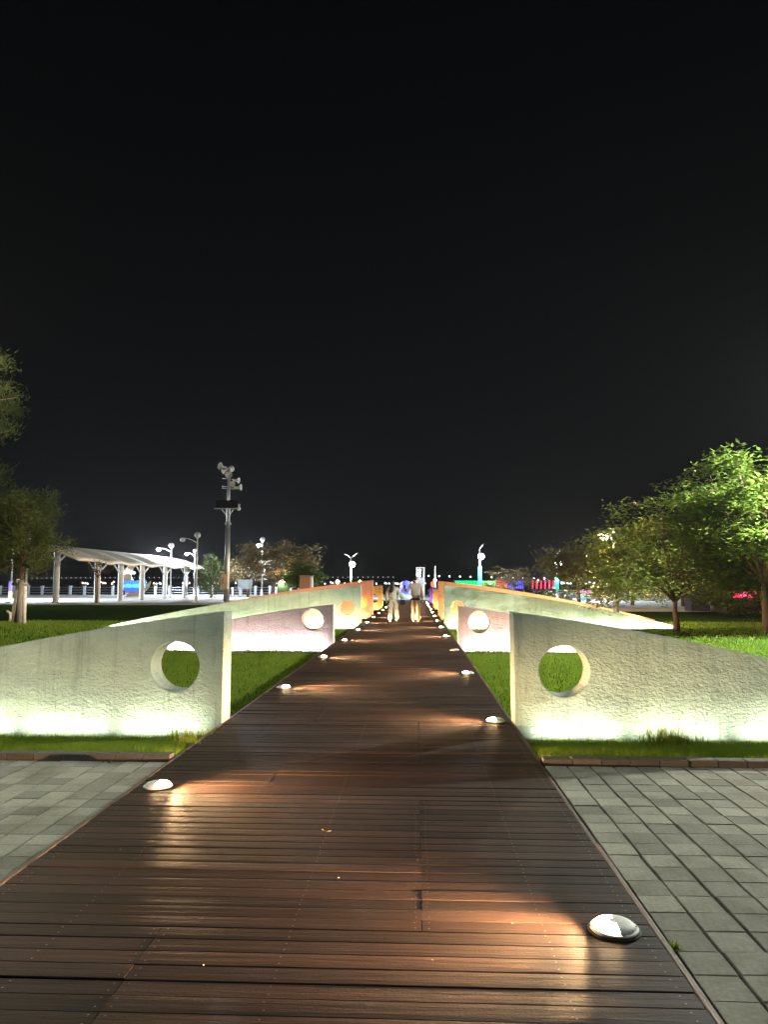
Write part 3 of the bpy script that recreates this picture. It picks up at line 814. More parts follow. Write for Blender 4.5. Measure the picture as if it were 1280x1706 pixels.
M_leaf = mat('leaf_green', (0.065, 0.12, 0.022), 0.5, col2=(0.12, 0.18, 0.038), var_scale=2.0, translucent=0.35, spec=0.35)
M_leaf_m = mat('leaf_lime', (0.085, 0.12, 0.022), 0.5, col2=(0.16, 0.20, 0.045), var_scale=2.0, translucent=0.4, spec=0.35)
M_leaf_b = mat('leaf_fresh', (0.10, 0.17, 0.027), 0.45, col2=(0.18, 0.25, 0.05), var_scale=2.0, translucent=0.4, spec=0.4)
M_leaf_y = mat('leaf_olive', (0.10, 0.10, 0.022), 0.5, col2=(0.16, 0.145, 0.04), var_scale=2.0, translucent=0.35, spec=0.3)
M_leaf_br = mat('leaf_brown', (0.085, 0.068, 0.030), 0.6, col2=(0.15, 0.115, 0.05), var_scale=2.0, translucent=0.3, spec=0.2)
M_needle = mat('pine_needle', (0.035, 0.056, 0.014), 0.55, col2=(0.080, 0.100, 0.026), var_scale=1.5, translucent=0.2, spec=0.2)

def broadleaf(x, y, h, rad, label, seed, leafm=None, per=26, size=0.16, h_trunk=None, n_main=9, n_sub=5, lean=(0, 0), r0=0.12, sig=0.26, zb=None, droop=0.1, name='tree'):
    rng = random.Random(seed)
    root = empty(name, (x, y, ground_z(x, y) if y < 45 else 0.0)); tag(root, label, 'tree')
    mb, tips = limbs_and_tips(rng, h_trunk or h * 0.36, h * 0.95, rad, n_main, n_sub, lean, r0, droop)
    mb.build('trunk', M_bark, root)
    V, F = leaf_cloud(seed + 50, tips, per, sig, size)
    np_mesh('crown', V, F, leafm or M_leaf, root)
    return root

broadleaf(9.15, 26.7, 4.9, 3.0, 'broad leafy tree on the right lawn before the green wall tail', 4, M_leaf_m, per=46, size=0.155, h_trunk=1.15, n_main=22, n_sub=6, sig=0.27, r0=0.10, droop=0.45)
broadleaf(11.3, 24.6, 6.3, 2.7, 'bright fresh green tree at the right edge of the lawn', 9, M_leaf_b, per=38, size=0.205, h_trunk=1.7, n_main=22, n_sub=6, sig=0.29, r0=0.12, droop=0.15)
broadleaf(11.9, 55.0, 4.5, 2.5, 'medium olive tree beyond the right terracotta wall', 14, M_leaf_y, per=22, size=0.26, h_trunk=1.6, n_main=16, n_sub=5, sig=0.36, r0=0.12)
broadleaf(14.9, 52.0, 4.3, 2.0, 'slim dim tree behind the dark lamp post on the right', 15, M_leaf, per=16, size=0.26, h_trunk=1.6, n_main=13, n_sub=5, sig=0.34, r0=0.10)
broadleaf(17.6, 50.0, 4.0, 1.9, 'small dim tree before the right railing end', 16, M_leaf, per=16, size=0.26, h_trunk=1.5, n_main=13, n_sub=5, sig=0.34, r0=0.10)
broadleaf(17.4, 33.0, 5.2, 2.6, 'dark tree behind the booth with the red sign', 17, M_leaf, per=26, size=0.26, h_trunk=1.7, n_main=16, n_sub=5, sig=0.36)
broadleaf(9.7, 74.0, 3.2, 1.9, 'sparse brownish tree above the coloured light fence', 18, M_leaf_br, per=9, size=0.24, h_trunk=1.1, n_main=14, n_sub=4, sig=0.30, r0=0.10)
broadleaf(-14.4, 73.0, 5.9, 3.6, 'amber lit spreading tree behind the speaker pole', 19, M_leaf_br, per=15, size=0.34, h_trunk=2.0, n_main=20, n_sub=6, lean=(0.6, 0), sig=0.40, r0=0.13)
broadleaf(-18.8, 82.0, 4.4, 2.4, 'dim brownish tree behind the speaker pole foot', 20, M_leaf_br, per=14, size=0.36, h_trunk=1.6, n_main=14, n_sub=4, sig=0.42, r0=0.12)
broadleaf(-10.6, 68.0, 3.4, 1.5, 'small dark green tree by the brick pillar', 22, M_leaf, per=18, size=0.28, h_trunk=1.0, n_main=13, n_sub=5, sig=0.32, r0=0.09)
broadleaf(-24.0, 54.8, 3.6, 0.9, 'thin young tree before the canopy columns', 23, M_leaf_br, per=7, size=0.2, h_trunk=2.0, n_main=6, n_sub=2, sig=0.22, r0=0.06)

def pine(x, y, h, rad, label, seed, z_first=1.8, clumps=3, n_need=55, needle=0.20, lean=(0.0, 0.0), r0=0.17, whorls=8, amin=0, amax=2 * math.pi, name='pine_tree', cone=0.55, needw=0.012):
    rng = random.Random(seed); g = np.random.default_rng(seed)
    root = empty(name, (x, y, ground_z(x, y) if y < 45 else 0.0)); tag(root, label, 'tree')
    mb = MB()
    def axis(t): return Vector((lean[0] * t * t, lean[1] * t * t, h * t))
    mb.tube([(0, 0, -0.2)] + [axis(t) for t in (0.1, 0.3, 0.5, 0.7, 0.85, 0.97)], [r0 * 1.3, r0 * 1.05, r0 * 0.9, r0 * 0.75, r0 * 0.5, r0 * 0.3, r0 * 0.08], 9)
    cen = []
    for w_ in range(whorls):
        t = z_first / h + (1 - z_first / h) * (w_ + 0.3) / whorls
        L = rad * (1 - cone * (w_ / whorls) ** 1.2)
        nb = 6 if w_ < whorls - 1 else 4
        for k in range(nb):
            a = 2 * math.pi * (k + rng.uniform(-0.3, 0.3)) / nb + w_ * 0.6
            l = L * rng.uniform(0.6, 1.08); p0 = axis(min(0.96, t))
            e = p0 + Vector((math.cos(a) * l, math.sin(a) * l, l * rng.uniform(0.02, 0.28)))
            m_ = p0.lerp(e, 0.55) + Vector((0, 0, -0.05 * l))
            mb.tube([p0, m_, e], [r0 * 0.3, r0 * 0.18, r0 * 0.06], 5, cap=False)
            for q in range(clumps):
                u = rng.uniform(0.4, 1.05); c = p0.lerp(e, u) + Vector((rng.gauss(0, 0.17 * L / 2), rng.gauss(0, 0.17 * L / 2), rng.gauss(0.05, 0.24)))
                cen.append(c)
            cen.append(e)
    mb.build('trunk', M_bark_pine, root)
    # needles: fans bursting up and outward from every shoot
    T = np.array([tuple(c) for c in cen]); n = len(T) * n_need
    sub = np.repeat(T, n_need, 0) + g.normal(0, 1, (n, 3)) * np.array([0.17, 0.17, 0.13]) * (needle / 0.2)
    d = g.normal(0, 1, (n, 3)); d[:, 2] = np.abs(d[:, 2]) * 0.8 + 0.15; d /= np.linalg.norm(d, axis=1)[:, None]
    ln = needle * g.uniform(0.7, 1.2, n)
    s = np.cross(d, g.normal(0, 1, (n, 3))); s /= np.linalg.norm(s, axis=1)[:, None]; s *= (needw / 2)
    V = np.stack([sub - s, sub + s, sub + d * ln[:, None]], 1).reshape(-1, 3)
    F = np.arange(n * 3).reshape(-1, 3)
    np_mesh('crown', V, F, M_needle, root)
    return root
pine(-17.6, 26.5, 10.6, 2.7, 'tall pine at the far left edge with pale lit upper boughs', 31, z_first=5.0, clumps=5, n_need=90, needle=0.26, whorls=4, cone=0.15, needw=0.022)
pine(-15.6, 28.6, 4.8, 1.6, 'shorter dark pine on the left lawn with stakes at its trunk', 32, z_first=2.1, clumps=5, n_need=85, needle=0.24, whorls=6, r0=0.13, cone=0.55, needw=0.022)
pine(-19.2, 31.5, 5.6, 2.6, 'dim pine behind the staked pine at the left edge', 33, z_first=2.0, clumps=5, n_need=70, needle=0.26, whorls=7, r0=0.14, cone=0.5, needw=0.024)
pine(-21.8, 78.0, 4.4, 1.7, 'small dark conifer to the left of the speaker pole', 34, z_first=0.5, clumps=3, n_need=40, needle=0.3, whorls=8, r0=0.1, cone=0.9, needw=0.035)

def cycad(x, y, h, L, label, seed):
    rng = random.Random(seed)
    root = empty('palm', (x, y, 0)); tag(root, label, 'palm')
    b_ = MB(); b_.tube([(0, 0, -0.1), (0.03, 0, h * 0.5), (0, 0, h)], [0.16, 0.14, 0.12], 9); b_.build('trunk', M_bark, root)
    for k in range(16):
        a = 2 * math.pi * k / 16 + rng.uniform(-0.2, 0.2); el = rng.uniform(0.2, 1.25); l = L * rng.uniform(0.8, 1.1)
        f = MB(); pts = []
        for q in range(7):
            t = q / 6; r_ = l * t * math.cos(el * (1 - 0.5 * t)); z = h + l * t * math.sin(el) - 0.55 * l * t * t
            pts.append(Vector((r_ * math.cos(a), r_ * math.sin(a), z)))
        f.tube(pts, [0.025, 0.022, 0.02, 0.016, 0.012, 0.009, 0.004], 4)
        sd = Vector((-math.sin(a), math.cos(a), 0))
        for q in range(1, 24):
            t = q / 24; i = min(5, int(t * 6)); p = pts[i].lerp(pts[i + 1], t * 6 - i); dr = (pts[i + 1] - pts[i]).normalized()
            ll = 0.36 * L / 1.5 * math.sin(math.pi * min(1, t * 0.9 + 0.12))
            for s_ in (-1, 1):
                tip = p + sd * s_ * ll + dr * ll * 0.6 + Vector((0, 0, 0.05 - 0.12 * rng.random()))
                f.add([p - dr * 0.02, p + dr * 0.03, tip], [(0, 1, 2)])
        f.build('frond', M_leaf_y, root)
    return root
cycad(7.0, 70.5, 1.0, 1.9, 'palm with upright amber lit fronds beside the cyan lamp post', 41)
cycad(8.3, 71.5, 0.9, 1.7, 'low palm with spreading fronds right of the cyan lamp post', 42)
def shrub(x, y, w_, h, label, seed, m):
    g = np.random.default_rng(seed); root = empty('shrub', (x, y, 0)); tag(root, label, 'shrub')
    tips = []
    mb = MB()
    for k in range(46):
        a = g.uniform(0, 6.28); r_ = w_ * math.sqrt(g.uniform(0, 1)); z = h * (1 - (r_ / w_) ** 2) * g.uniform(0.45, 1.0) + 0.08
        p = Vector((r_ * math.cos(a), r_ * math.sin(a), z)); tips.append(p)
        mb.tube([(p.x * 0.2, p.y * 0.2, -0.05), (p.x * 0.6, p.y * 0.6, z * 0.5), p], [0.02, 0.014, 0.006], 4, cap=False)
    mb.build('stems', M_bark, root)
    V, F = leaf_cloud(seed, tips, 26, 0.16, 0.16, zsq=0.7); np_mesh('foliage', V, F, m, root)
shrub(10.2, 56.0, 1.7, 1.15, 'rounded green shrub behind the right terracotta wall', 43, M_leaf)

# stakes propping the staked pine
def stakes():
    root = empty('tree_stake', (-15.35, 28.6, ground_z(-15.35, 28.6))); tag(root, 'pale wooden stakes and white sleeve propping the left pine trunk', 'tree stake')
    Mw = mat('limewashed_wood', (0.72, 0.72, 0.68), 0.7, var=0.15, var_scale=8)
    Mg = mat('grey_weathered_wood', (0.24, 0.22, 0.22), 0.8, var=0.25, var_scale=8)
    b_ = MB(); b_.tube([(-0.42, -0.25, -0.1), (-0.34, -0.22, 0.8), (-0.27, -0.20, 1.75)], [0.07, 0.065, 0.06], 8); b_.build('stake', Mw, root)
    b_ = MB(); b_.tube([(-0.05, -0.36, -0.1), (-0.08, -0.30, 1.7)], [0.12, 0.11], 8); b_.build('stake', Mg, root)
    b_ = MB(); b_.tube([(0.12, -0.30, -0.1), (0.06, -0.26, 1.6)], [0.07, 0.065], 8); b_.build('stake', Mw, root)
    b_ = MB(); b_.tube([(-0.45, -0.27, 1.55), (0.2, -0.30, 1.52)], 0.05, 8); b_.build('cross_bar', Mg, root)
    b_ = MB(); b_.tube([(-0.50, -0.3, 0.05), (-0.38, -0.4, 0.2), (-0.40, -0.4, 0.42), (-0.55, -0.35, 0.5)], 0.05, 8); b_.build('rope_loop', Mw, root)
stakes()
# ------------------------------------------------------------------ canopy
M_canopy = mat('canopy_membrane', (0.70, 0.68, 0.58), 0.6, var=0.05, var_scale=0.5)
def canopy():
    root = empty('canopy', (-26.6, 52, 0)); tag(root, 'long white canopy with curved roof on paired columns', 'canopy')
    ox, oy = -26.6, 52
    Y0, Y1 = 52.0, 84.0; X0, X1 = -29.6, -24.2
    ny, nx = 96, 14
    cols = [57.3, 61.9, 66.8, 73.0, 79.6]
    def zc(u, y):
        t = (y - Y0) / (Y1 - Y0)
        base = 3.20 + 1.42 * math.sin(u * math.pi / 2)          # low on the right edge, rising to the left
        near = min(abs(y - c) for c in cols)
        sc = 0.16 * (1 - math.exp(-(near / 1.6) ** 2)) * (1 - u) ** 1.5   # edge lifts between columns
        return base + sc - 0.05
    V = []; F = []
    for j in range(ny + 1):
        y = Y0 + (Y1 - Y0) * j / ny
        for i in range(nx + 1):
            u = i / nx; x = X1 + (X0 - X1) * u
            V.append((x - ox, y - oy, zc(u, y)))
    n1 = len(V)
    V += [(a, c, z - 0.20) for a, c, z in V]
    W = nx + 1
    for j in range(ny):
        for i in range(nx):
            a = j * W + i; F.append((a, a + 1, a + W + 1, a + W)); F.append((a + n1, a + W + n1, a + W + 1 + n1, a + 1 + n1))
    for j in range(ny):
        a = j * W; F.append((a, a + W, a + W + n1, a + n1)); a += nx; F.append((a, a + n1, a + W + n1, a + W))
    for i in range(nx):
        a = i; F.append((a, a + n1, a + 1 + n1, a + 1)); a = ny * W + i; F.append((a, a + 1, a + 1 + n1, a + n1))
    m_ = MB(); m_.add(V, F, True); m_.build('roof', M_canopy, root)
    for c in cols:
        for xx, top_ in (((-25.1, 3.35), (-28.4, 4.2)) if c == cols[0] else ((-25.1, 3.35),)):
            p = MB(); p.lathe([(0.30, 0), (0.30, 0.05), (0.225, 0.08), (0.225, top_)], 14, Matrix.Translation((xx - ox, c - oy, 0))); p.build('column', M_polewhite, root)
            for s_ in (-1, 1):
                q = MB(); q.tube([(xx - ox, c - oy + s_ * 0.12, top_ - 1.05), (xx - ox + 0.05, c - oy + s_ * 2.0, top_ - 0.10)], 0.065, 8); q.build('strut', M_polewhite, root)
    for c in cols:
        p = MB(); p.tube([(-24.6 - ox, c - oy, 3.15), (-27 - ox, c - oy, 3.85), (-29.2 - ox, c - oy, 4.35)], 0.07, 8); p.build('rafter', M_polewhite, root)
canopy()

# ------------------------------------------------------------------ moon sculpture
def moon():
    X, Y = -32.7, 85.0
    root = empty('moon_sculpture', (X, Y, 0)); tag(root, 'golden crescent moon sculpture with blue glowing waves seen through the canopy', 'sculpture')
    cz = 1.92; Ro = 1.8
    c2 = (0.75, cz + 0.62); Ri = 1.28
    # crescent outline
    th = math.atan2(c2[1] - cz, c2[0]); d = math.hypot(c2[0], c2[1] - cz)
    a = math.acos((Ro * Ro + d * d - Ri * Ri) / (2 * Ro * d)); bb = math.acos((Ri * Ri + d * d - Ro * Ro) / (2 * Ri * d))
    outer = [(Ro * math.cos(th + a + (2 * math.pi - 2 * a) * k / 40), cz + Ro * math.sin(th + a + (2 * math.pi - 2 * a) * k / 40)) for k in range(41)]
    i0 = th + math.pi - bb; # angle at inner circle of first intersection side
    inner = [(c2[0] + Ri * math.cos(th - (math.pi - bb) - (2 * math.pi - 2 * (math.pi - bb)) * k / 30), c2[1] + Ri * math.sin(th - (math.pi - bb) - (2 * math.pi - 2 * (math.pi - bb)) * k / 30)) for k in range(31)]
    m_ = MB(); n = 31
    oo = outer; # resample outer to inner count
    import bisect
    oo = [outer[int(round(k * 40 / 30))] for k in range(31)]
    ii = inner[::-1]
    V = []; F = []
    for y in (-0.16, 0.16):
        V += [(p[0], y, p[1]) for p in oo] + [(p[0], y, p[1]) for p in ii]
    for k in range(30):
        F += [(k, k + 1, 31 + k + 1, 31 + k), (62 + k, 62 + 31 + k, 62 + 31 + k + 1, 62 + k + 1),
              (k, 62 + k, 62 + k + 1, k + 1), (31 + k, 31 + k + 1, 93 + k + 1, 93 + k)]
    m_.add(V, F); m_.build('crescent', mat('gold_paint', (0.20, 0.13, 0.03), 0.45, var=0.2, var_scale=3), root)
    Mb = [glow('wave_blue_a', (0.015, 0.10, 1.0), 2.4), glow('wave_blue_b', (0.04, 0.28, 1.0), 2.2), glow('wave_blue_c', (0.01, 0.06, 0.8), 2.0)]
    for q, (z, hh, x0, x1) in enumerate(((1.75, 0.34, -1.78, 1.35), (1.35, 0.40, -1.70, 1.30), (0.92, 0.40, -1.45, 1.05))):
        wv = MB(); NN = 40; V = []; F = []
        for y in (-0.30 - 0.02 * q, -0.20):
            for k in range(NN + 1):
                x = x0 + (x1 - x0) * k / NN
                zt = z + 0.12 * abs(math.sin(x * 3.4 + q * 1.1)); zb = max(zt - hh - 0.06, cz - math.sqrt(max(0.0, 1.70 ** 2 - x * x))); V += [(x, y, zb), (x, y, max(zt, zb + 0.01))]
        o_ = 2 * (NN + 1)
        for k in range(NN):
            a_ = 2 * k
            F += [(a_, a_ + 2, a_ + 3, a_ + 1), (o_ + a_, o_ + a_ + 1, o_ + a_ + 3, o_ + a_ + 2), (a_ + 1, a_ + 3, o_ + a_ + 3, o_ + a_ + 1), (a_, o_ + a_, o_ + a_ + 2, a_ + 2)]
        F += [(0, 1, o_ + 1, o_), (2 * NN, o_ + 2 * NN, o_ + 2 * NN + 1, 2 * NN + 1)]
        wv.add(V, F); wv.build('wave', Mb[q], root)
    cl = MB()
    for (cx, z, r_) in ((-1.35, 2.75, 0.28), (-0.95, 2.9, 0.36), (-0.5, 2.8, 0.3), (-0.15, 2.72, 0.2)):
        cl.ball((cx, -0.25, z), r_, 12, 0.75)
    cl.build('cloud', glow('cloud_white', (0.85, 0.95, 1.0), 3.5), root)
    ft = MB(); ft.box(-0.9, 0.9, -0.35, 0.35, 0.0, 0.28); ft.build('plinth', mat('gold_paint', (0.6, 0.4, 0.1)), root)
moon()

# ------------------------------------------------------------------ loudspeaker pole
def speaker_pole():
    x, y = -15.4, 59.6
    root = empty('speaker_pole', (x, y, 0)); tag(root, 'tall steel pole with six horn loudspeakers and a dark solar panel', 'pole')
    Hh = 11.3
    b_ = MB(); b_.lathe([(0.34, 0), (0.34, 0.05), (0.24, 0.08), (0.24, 0.4)], 12); b_.build('base_plate', M_metal, root)
    b_ = MB(); b_.tube([(0, 0, 0.05), (0, 0, 3.4), (0, 0, 6.4)], [0.25, 0.22, 0.19], 12); b_.build('pole', M_metal, root)
    b_ = MB(); b_.tube([(0, 0, 6.4), (0, 0, Hh - 0.4)], [0.15, 0.11], 10); b_.build('upper_pole', M_metal, root)
    b_ = MB(); b_.lathe([(0.19, -0.06), (0.27, -0.04), (0.27, 0.04), (0.16, 0.12)], 12, Matrix.Translation((0, 0, 6.35))); b_.build('collar', M_metal, root)
    pn = MB(); Mx = Matrix.Translation((-0.05, -0.25, 7.95)) @ Matrix.Rotation(R(-28), 4, 'X')
    pn.box(-0.93, 0.93, -0.03, 0.03, -0.40, 0.40, Mx); po = pn.build('solar_panel', M_black, root)
    fr = MB(); fr.box(-0.97, 0.97, -0.045, 0.05, -0.46, -0.405, Mx); fr.build('panel_frame', M_metal, po)
    cm = MB(); cm.tube([(0.95, -0.35, 7.55), (0.98, -0.35, 7.95)], 0.09, 8); cm.ball((0.98, -0.40, 7.55), 0.16, 10); cm.build('camera', M_polewhite, root)
    for s_ in (-1, 1):
        q = MB(); q.tube([(0, 0, 6.9), (s_ * 0.45, -0.2, 7.5)], 0.04, 6); q.build('bracket', M_metal, root)
    bx = MB(); bx.box(-0.36, 0.22, -0.62, -0.22, 1.05, 2.25); bo = bx.build('control_box', mat('box_paint', (0.62, 0.58, 0.50), 0.6, var=0.08), root)
    dr = MB(); dr.box(-0.31, 0.17, -0.635, -0.622, 1.15, 2.15); dr.build('door', mat('box_paint', (0.6, 0.6, 0.55)), bo)
    gr = MB()
    for k in range(5): gr.box(-0.26, -0.10, -0.642, -0.636, 1.5 + 0.1 * k, 1.54 + 0.1 * k)
    gr.build('notice', M_dark, bo)
    prof = [(0.02, -0.42), (0.09, -0.42), (0.10, -0.30), (0.06, -0.26), (0.09, -0.10), (0.16, 0.08), (0.27, 0.20), (0.29, 0.21), (0.27, 0.19), (0.13, 0.06), (0.03, -0.05)]
    def horn(px, py, pz, dirv, s=1.0):
        q = Vector(dirv).to_track_quat('Z', 'Y').to_matrix().to_4x4()
        h_ = MB(); h_.lathe([(a * s, c * s) for a, c in prof], 16, Matrix.Translation((px, py, pz)) @ q)
        ho = h_.build('horn_speaker', mat('horn_enamel', (0.66, 0.64, 0.60), 0.5, var=0.06), root)
        st = MB(); st.tube([(0, 0, pz - 0.1), (px, py, pz - 0.12 * s)], 0.028, 6); st.build('mount', M_metal, ho)
    horn(-0.55, -0.12, Hh - 0.22, (-0.55, -0.8, 0.1), 1.05)
    horn(-0.40, 0.1, Hh - 0.55, (-0.9, 0.3, -0.35), 0.8)
    horn(0.05, 0.3, Hh - 0.35, (0.2, 1, 0.12), 0.9)
    horn(0.12, -0.40, Hh - 1.0, (0.08, -1, 0.0), 1.0)
    horn(0.65, 0.05, Hh - 1.35, (1, -0.25, -0.18), 0.85)
    horn(0.38, -0.3, Hh - 1.75, (0.3, -1, 0.1), 0.8)
    horn(0.85, -0.05, Hh - 1.95, (1, -0.1, 0.0), 0.95)
    for k, z in enumerate((Hh - 1.25, Hh - 1.9, Hh - 2.05)):
        cb = MB(); cb.tube([(-0.55, 0.02, z + 0.06), (0.5, -0.02, z - 0.04)], 0.025, 6); cb.build('cross_bar', M_metal, root)
speaker_pole()

# ------------------------------------------------------------------ seafront things
def railing_left():
    M_rl = mat('railing_grey', (0.33, 0.36, 0.40), 0.5, var=0.1)
    for q in range(9):
        x0 = -58 + q * 5.6
        root = empty('seafront_railing', (x0, 94.5, 0)); tag(root, 'low grey seafront railing bay, %s from the left behind the plaza' % ordn[q], 'railing', 'grey railing bays along the left seafront')
        for k in range(3):
            p = MB(); p.box(k * 1.87 - 0.14, k * 1.87 + 0.14, -0.14, 0.14, 0, 1.12); p.box(k * 1.87 - 0.18, k * 1.87 + 0.18, -0.18, 0.18, 1.12, 1.2); p.build('post', mat('post_pale', (0.45, 0.5, 0.55), 0.6, var=0.1), root)
        for z in (0.32, 0.65, 0.98):
            r_ = MB(); r_.tube([(0, 0, z), (5.55, 0, z)], 0.03, 6); r_.build('rail', M_rl, root)
railing_left()
def railing_right():
    M_w = mat('railing_white', (0.72, 0.76, 0.80), 0.45, var=0.06)
    for q in range(6):
        x0 = 11.4 + q * 2.05; W_ = 2.05; H_ = 0.95
        root = empty('white_railing', (x0, 60.5, 0)); tag(root, 'white lattice railing bay, %s from the left under the right trees' % ordn[q], 'railing', 'white lattice railing bays on the right')
        for k in (0.06,):
            p = MB(); p.box(-0.05, 0.05, -0.05, 0.05, 0, H_ + 0.06); p.build('post', M_w, root)
        for z in (0.12, H_ - 0.16, H_):
            r_ = MB(); r_.box(0.052, W_ - 0.052, -0.03, 0.03, z - 0.03, z + 0.03); r_.build('rail', M_w, root)
        n = 4
        for k in range(n):
            xa = 0.06 + (W_ - 0.12) * k / n; xb = 0.06 + (W_ - 0.12) * (k + 1) / n; xm = (xa + xb) / 2
            d_ = MB(); zz0, zz1 = 0.15, H_ - 0.19; zm = (zz0 + zz1) / 2
            for a_, c_ in (((xa, zm), (xm, zz1)), ((xm, zz1), (xb, zm)), ((xb, zm), (xm, zz0)), ((xm, zz0), (xa, zm))):
                d_.tube([(a_[0], 0, a_[1]), (c_[0], 0, c_[1])], 0.024, 5)
            d_.build('lattice', M_w, root)
        for k in range(9):
            xx = 0.1 + (W_ - 0.2) * k / 8
            c_ = MB(); c_.tube([(xx, 0.02, 0.15), (xx, 0.02, H_ - 0.19)], 0.014, 5); c_.build('bar', M_w, root)
railing_right()

def light_fence(x0, x1, y, n, col, label, h=1.62):
    root = empty('light_fence', (x0, y, 0)); tag(root, label, 'light fence')
    Mx = glow('led_%.1f_%.1f_%.1f' % col, col, 4.5)
    r_ = MB(); r_.tube([(0, 0, 0.8), (x1 - x0, 0, 0.8)], 0.02, 5); r_.build('rail', M_dark, root)
    for k in range(n):
        xx = (x1 - x0) * (k + 0.5) / n
        p = MB(); p.tube([(xx, 0, 0), (xx, 0, h - 0.1 + 0.06 * (k % 2))], 0.02, 5); po = p.build('post', M_dark, root)
        t = MB(); t.tube([(xx, -0.04, 0.98), (xx + 0.05, -0.04, h + 0.06 * (k % 2))], 0.055, 6); t.ball((xx + 0.05, -0.04, h + 0.08), 0.075, 8); t.build('led_tube', Mx, po)
light_fence(3.9, 8.05, 76, 19, (0.0, 0.62, 0.14), 'row of green glowing light posts above the right terracotta wall')
light_fence(8.1, 9.25, 76, 6, (0.95, 0.02, 0.06), 'short row of red glowing light posts between green and blue ones')
light_fence(9.3, 10.9, 76, 8, (0.08, 0.06, 0.95), 'row of blue glowing light posts beside the sparse tree')
light_fence(11.6, 14.1, 76, 6, (0.95, 0.01, 0.10), 'row of red glowing light posts left of the green lamp post')

def center_stage():
    # purple-blue glowing dome
    root = empty('light_dome', (-1.0, 74.5, 0)); tag(root, 'purple and blue glowing dome behind the walking couple', 'light dome')
    b_ = MB(); b_.lathe([(0.8, 0.0), (0.8, 0.35), (0.7, 0.40), (0.001, 0.40)], 20); b_.build('plinth', M_polewhite, root)
    for k in range(10):
        a0, a1 = 2 * math.pi * k / 10, 2 * math.pi * (k + 0.93) / 10
        s_ = MB(); s_.lathe([(0.66, 0.41), (0.70, 0.9), (0.62, 1.35), (0.38, 1.68), (0.05, 1.80)], 3, None, True, a0, a1)
        s_.build('panel', glow('dome_%d' % (k % 3), ((0.12, 0.05, 0.8), (0.16, 0.22, 0.8), (0.25, 0.30, 0.75))[k % 3], 0.26), root)
    # slim lit signboard tower
    root = empty('sign_tower', (0.42, 76.0, 0)); tag(root, 'slim pale tower with three white lamps behind the man', 'tower')
    for s_ in (-0.36, 0.36):
        p = MB(); p.box(s_ - 0.07, s_ + 0.07, -0.07, 0.07, 0, 3.05); p.build('post', M_polewhite, root)
    p = MB(); p.box(-0.48, 0.48, -0.12, 0.12, 3.052, 3.16); p.build('cap', M_metal, root)
    p = MB(); p.box(-0.285, 0.285, -0.03, 0.03, 0.5, 2.1); p.build('panel', mat('tower_panel', (0.3, 0.28, 0.36), 0.4, var=0.05), root)
    for k, z in enumerate((2.85, 2.55, 2.28)):
        q = MB(); q.ball((-0.06 - 0.03 * k, -0.1, z), 0.17, 10, 0.7); q.build('lamp', glow('tower_lamp', (0.9, 1.0, 1.0), 5.0), root)
    light('POINT', 'lamp_light', (0.42 - 0.42, -0.8, 2.4), 14, COOL, root, shadow_soft_size=0.2)
    # teal light ball at the end of the boardwalk
    root = empty('light_ball', (-1.35, 69.0, 0.005)); tag(root, 'pale teal glowing ball on the pavement between the couple', 'light ball')
    q = MB(); q.lathe([(0.25, 0), (0.25, 0.06), (0.12, 0.1)], 14); q.build('foot', M_polewhite, root)
    q = MB(); q.ball((0, 0, 0.36), 0.28, 16); q.build('globe', glow('teal_ball', (0.25, 0.6, 0.55), 0.2), root)
    # thin white mast
    root = empty('mast', (1.95, 77.0, 0)); tag(root, 'thin white mast with a light at its foot behind the right walls', 'mast')
    q = MB(); q.tube([(0, 0, 0), (0, 0, 3.3)], [0.11, 0.07], 8); q.build('pole', M_polewhite, root)
    q = MB(); q.ball((0, -0.12, 1.85), 0.14, 10); q.build('lamp', M_bulb_cool, root)
    # little red/orange lantern by the violet wall
    root = empty('lantern_post', (0.78 + 0.6, 62.0, 0)); tag(root, 'orange red lantern post above the violet wall', 'lantern')
    q = MB(); q.tube([(0, 0, 0), (0, 0, 1.2)], 0.05, 8); q.build('pole', M_dark, root)
    q = MB(); q.lathe([(0.05, 1.2), (0.16, 1.28), (0.17, 1.55), (0.08, 1.66), (0.001, 1.68)], 10); q.build('shade', glow('lantern_red', (1.0, 0.16, 0.06), 2.0), root)
center_stage()

